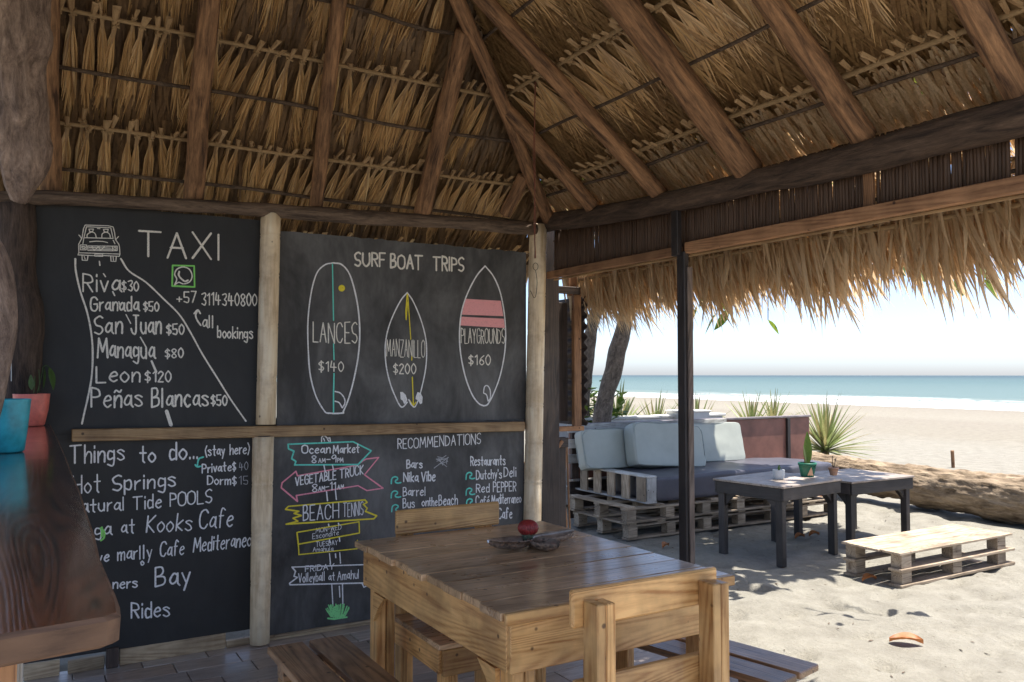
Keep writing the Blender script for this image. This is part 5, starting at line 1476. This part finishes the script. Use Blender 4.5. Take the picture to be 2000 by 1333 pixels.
# ================================================================== PLANTS
def agave(c, r_, n, label, hgt=1.0, seed=0, wd=.032, stem=0.0):
    rnd = random.Random(seed)
    t = thing('agave', label, 'agave', c, 'spiky agaves behind the maroon panel')
    if stem: MB().tube([(0, 0, 0), (0, 0, stem)], [.07, .06], 10, .3, 9).build('stem', M_TRUNK, t, True, world=False)
    for i in range(n):
        az = i * 2.39996 + rnd.uniform(-.2, .2); el = R(82 - 95 * (i / n) ** 1.0 + rnd.uniform(-6, 6))
        L = r_ * rnd.uniform(.8, 1.08)
        d = Vector((math.cos(az) * math.cos(el), math.sin(az) * math.cos(el), math.sin(el) * hgt))
        side = Vector((-math.sin(az), math.cos(az), 0)); up = side.cross(d).normalized() * -1
        if up.z < 0: up = -up
        vs = []; seg = 5
        for k in range(seg + 1):
            u = k / seg; w_ = wd * (.55 + 1.0 * u if u < .4 else (1 - (u - .4) / .6) ** .8 * .95); w_ = max(w_, .001)
            cpt = Vector((0, 0, stem)) + d * L * u + Vector((0, 0, -.10 * L * u * u * math.cos(el)))
            vs += [cpt - side * w_ + up * w_ * .45, cpt, cpt + side * w_ + up * w_ * .45]
        fs = [f for k in range(seg) for f in ((k * 3, k * 3 + 1, k * 3 + 4, k * 3 + 3), (k * 3 + 1, k * 3 + 2, k * 3 + 5, k * 3 + 4))]
        link('blade', MB().add(vs, fs).mesh('blade', M_AGAVE, True), t)
agave((9.75, 7.75, -.05), .86, 90, 'largest spiky agave, spreading past the free end of the maroon panel', seed=1, wd=.026, stem=.38)
agave((8.45, 7.9, -.05), .64, 46, 'agave just showing above the maroon panel near its dark upright', seed=2, stem=.66, wd=.02)
agave((9.1, 8.1, -.05), .60, 40, 'agave with steep blades standing between its neighbour and the largest one', seed=12, stem=.70, wd=.02)
agave((7.45, 7.9, -.05), .64, 46, 'agave showing above the maroon panel right beside the black post', seed=3, stem=.66, wd=.02)
agave((6.95, 8.1, -.05), .64, 46, 'agave behind the white planter box and the black post', seed=4, stem=.66, wd=.02)
agave((6.22, 7.95, -.05), .68, 50, 'yellowish agave growing just beyond the leaning front trunk', seed=5, stem=.72, wd=.030)
agave((6.0, 8.5, -.05), .62, 40, 'yellowish agave half hidden behind the leaning front trunk', seed=6, stem=.70, wd=.028)
agave((6.62, 8.4, -.05), .52, 30, 'agave between the leaning trunk and the white planter box', seed=9, stem=.70, wd=.026)
def bush(c, r_, n, label, seed, lw=.05, group=None):
    rnd = random.Random(seed); t = thing('leafy_bush', label, 'bush', c, group)
    m = MB()
    for i in range(n):
        d = Vector((rnd.gauss(0, 1), rnd.gauss(0, 1), rnd.gauss(0, .8))).normalized() * r_ * rnd.random() ** .4
        q = d + Vector((0, 0, r_ * .9)); e = Vector((rnd.gauss(0, 1), rnd.gauss(0, 1), rnd.gauss(0, .6))).normalized()
        leaf_blade(m, q, q + e * lw * 2.6, lw * rnd.uniform(.6, 1), n=4, fold=.3)
    m.build('foliage', M_ALMOND, t, world=False)
    m = MB()
    for i in range(6): m.tube([(0, 0, 0), (rnd.uniform(-.4, .4) * r_, rnd.uniform(-.4, .4) * r_, r_ * 1.3)], [.012, .005], 6)
    m.build('stems', M_TRUNK, t, world=False); return t
bush((5.62, 7.6, .70), .38, 150, 'broad-leaved bright green bush beside the corrugated iron screen', 3)
bush((-.05, 5.15, .9), .55, 160, 'green bush glimpsed through the gap beside the dark gnarled post', 4)
# two leaning almond trees
def almond_tree(base_px, pts_px, dep, wpx, tops, crown_c, crown_r, n_leaf, label, seed):
    rnd = random.Random(seed)
    P = [on_depth(px, py, dep + dd) for (px, py, dd) in pts_px]
    base = P[0].copy(); base.z = -.05
    t = thing('almond_tree', label, 'tree', base)
    P = [base + (P[0] - base) * 0] + P[1:] if False else [Vector((P[0].x - .05, P[0].y, -.05))] + P
    top = Vector(tops)
    r0 = wpx / 2 / F_PX * dep
    path = P + [P[-1].lerp(top, .5) + Vector((0, 0, .1)), top]
    log('trunk', path, [r0 * 1.15, r0, r0 * .95, r0 * .9, r0 * .75, r0 * .5], M_TRUNK, t, 18, .22, 6, 7, seed=seed)
    c = Vector(crown_c); R_ = Vector(crown_r)
    for i in range(9):
        a = rnd.random() * 6.28; q = c + Vector((math.cos(a) * R_.x * .8, math.sin(a) * R_.y * .8, rnd.uniform(-.3, .5) * R_.z))
        log('limb', [top - Vector((0, 0, .2)), top.lerp(q, .5) + Vector((0, 0, .15)), q], [r0 * .42, r0 * .28, r0 * .1], M_TRUNK, t, 7, .15, 6, 4)
    m = MB()
    ncl = n_leaf // 11
    for k in range(ncl):
        v = Vector((rnd.gauss(0, 1), rnd.gauss(0, 1), rnd.gauss(0, 1))).normalized() * rnd.random() ** .45
        q = c + Vector((v.x * R_.x, v.y * R_.y, v.z * R_.z))
        a0 = rnd.random() * 6.28
        for j in range(11):
            a = a0 + j * 2.4; el = rnd.uniform(-.5, .45); d = Vector((math.cos(a) * math.cos(el), math.sin(a) * math.cos(el), math.sin(el)))
            b = q + d * .03 + Vector((0, 0, rnd.uniform(-.05, .05))); L = rnd.uniform(.15, .27)
            leaf_blade(m, b, b + d * L, L * rnd.uniform(.22, .30), droop=.04, n=4, fold=.25)
    m.build('crown', M_ALMOND, t)
    return t
almond_tree(None, [(1175, 822, 0), (1193, 745, 0), (1213, 660, 0), (1240, 560, 0)], 8.6, 35, (5.6, 6.0, 3.2), (5.45, 5.0, 3.55), (2.0, 1.45, .75), 2500, 'leaning almond tree trunk nearest the pallet sofa, its crown shading the beach tables', 31)
almond_tree(None, [(1136, 820, 0), (1146, 720, 0), (1156, 640, 0), (1170, 560, 0)], 9.2, 26, (4.9, 7.6, 3.5), (5.2, 6.9, 3.7), (2.2, 1.2, .8), 1600, 'darker almond tree trunk close behind the corrugated iron screen', 32)
# sprigs that peep out below the fringe
for k, (px, py, dep, label) in enumerate(((1385, 600, 5.2, 'green almond leaves peeping below the thatch fringe right of the black post'), (1560, 560, 5.4, 'yellow-green almond leaves showing through the middle of the thatch fringe'),
                                          (1790, 520, 5.0, 'bright almond leaves showing through the fringe towards its near end'), (1862, 545, 5.1, 'small spray of almond leaves below the near end of the fringe'), (1500, 625, 5.4, 'lowest dark almond leaf hanging below the fringe'))):
    q = on_depth(px, py, dep); rnd = random.Random(50 + k)
    t = thing('almond_sprig', label, 'leaf spray', q, 'almond sprays hanging behind the thatch fringe')
    m = MB(); nl = 1 if k == 4 else 7
    for i in range(nl):
        a = rnd.random() * 6.28; o_ = Vector((rnd.uniform(-.14, .14), rnd.uniform(-.14, .14), rnd.uniform(-.06, .22))) if nl > 1 else Vector()
        d = Vector((math.cos(a) * .5, math.sin(a) * .5, -.7)).normalized()
        L = rnd.uniform(.11, .17); leaf_blade(m, o_, o_ + d * L, L * .27, n=5, up=Vector((rnd.uniform(-1, 1), rnd.uniform(-1, 1), .2)), fold=.2)
    m.build('leaves', M_ALMOND, t, world=False)
    MB().tube([(0, 0, 0), (0.03, .02, .4), (.1, .1, .9)], [.003, .005, .007], 5).build('twig', M_STICK, t, world=False)
# fallen leaves
fl = [(1770, 1256, .165, .05, 'curled orange fallen leaf alone on sunlit sand'), (1562, 1052, .10, .03, 'reddish fallen leaf under the pot-laden beach table'), (1590, 1048, .10, .035, 'brown curled fallen leaf under the pot-laden beach table'),
      (1698, 1132, .11, .035, 'orange fallen leaf tucked under the pallet bench'), (1606, 972, .12, .04, 'brown dry leaf lying on sand behind the beach tables'), (1622, 968, .10, .03, 'second dry leaf on sand behind the beach tables, nearer the log'), (1300, 1068, .09, .03, 'brown leaf on shaded sand beside the foot of the pallet sofa')]
for i, (px, py, L, w_, lab) in enumerate(fl):
    q = hit(px, py, 2, -.02); q.z = ground_z(q.x, q.y) + .003
    rnd = random.Random(i + 9); m = MB(); n = 8; vs = []
    a = rnd.uniform(-.9, .3) if i else -.95
    d = Vector((math.cos(a), math.sin(a), 0)); s = Vector((-d.y, d.x, 0))
    for k in range(n + 1):
        u = k / n; wd = w_ * math.sin(math.pi * min(.98, max(.02, u))) ** .7; z = .022 * math.sin(math.pi * u) + .01 * u
        for v in (-1, -.5, 0, .5, 1): vs.append(q + d * L * (u - .5) + s * wd * v + Vector((0, 0, z + .022 * v * v + .004 * noise.noise(Vector((u * 5, v * 3, i))))))
    fs = [(k * 5 + j, k * 5 + j + 1, k * 5 + j + 6, k * 5 + j + 5) for k in range(n) for j in range(4)]
    o = m.add([p_ - q for p_ in vs], fs); o = link('fallen_leaf', m.mesh('fallen_leaf', M_DRYLEAF, True)); o.location = q
    tag(o, lab, 'leaf', 'fallen leaves on the sand')

# small dry flecks and twigs on the sand
rnd = random.Random(77); m = MB()
for i in range(360):
    if i < 300: x, y = rnd.uniform(3.2, 7.8), rnd.uniform(1.5, 6.8)
    else: x, y = rnd.uniform(8.8, 30), rnd.uniform(2, 24)
    sc2 = 1 if x < 8 else 1.6
    z = ground_z(x, y) + .004; a = rnd.random() * 6.28; L = rnd.uniform(.006, .028) * sc2; wd = L * rnd.uniform(.06, .35)
    d = Vector((math.cos(a), math.sin(a), 0)); s_ = Vector((-d.y, d.x, 0)); c = Vector((x, y, z)); h = Vector((0, 0, rnd.uniform(.001, .006)))
    m.add([c - d * L, c - s_ * wd + h, c + d * L, c + s_ * wd + h * .3], [(0, 1, 2, 3)])
o = link('sand_litter', m.mesh('sand_litter', M_STICK)); o['kind'] = 'stuff'
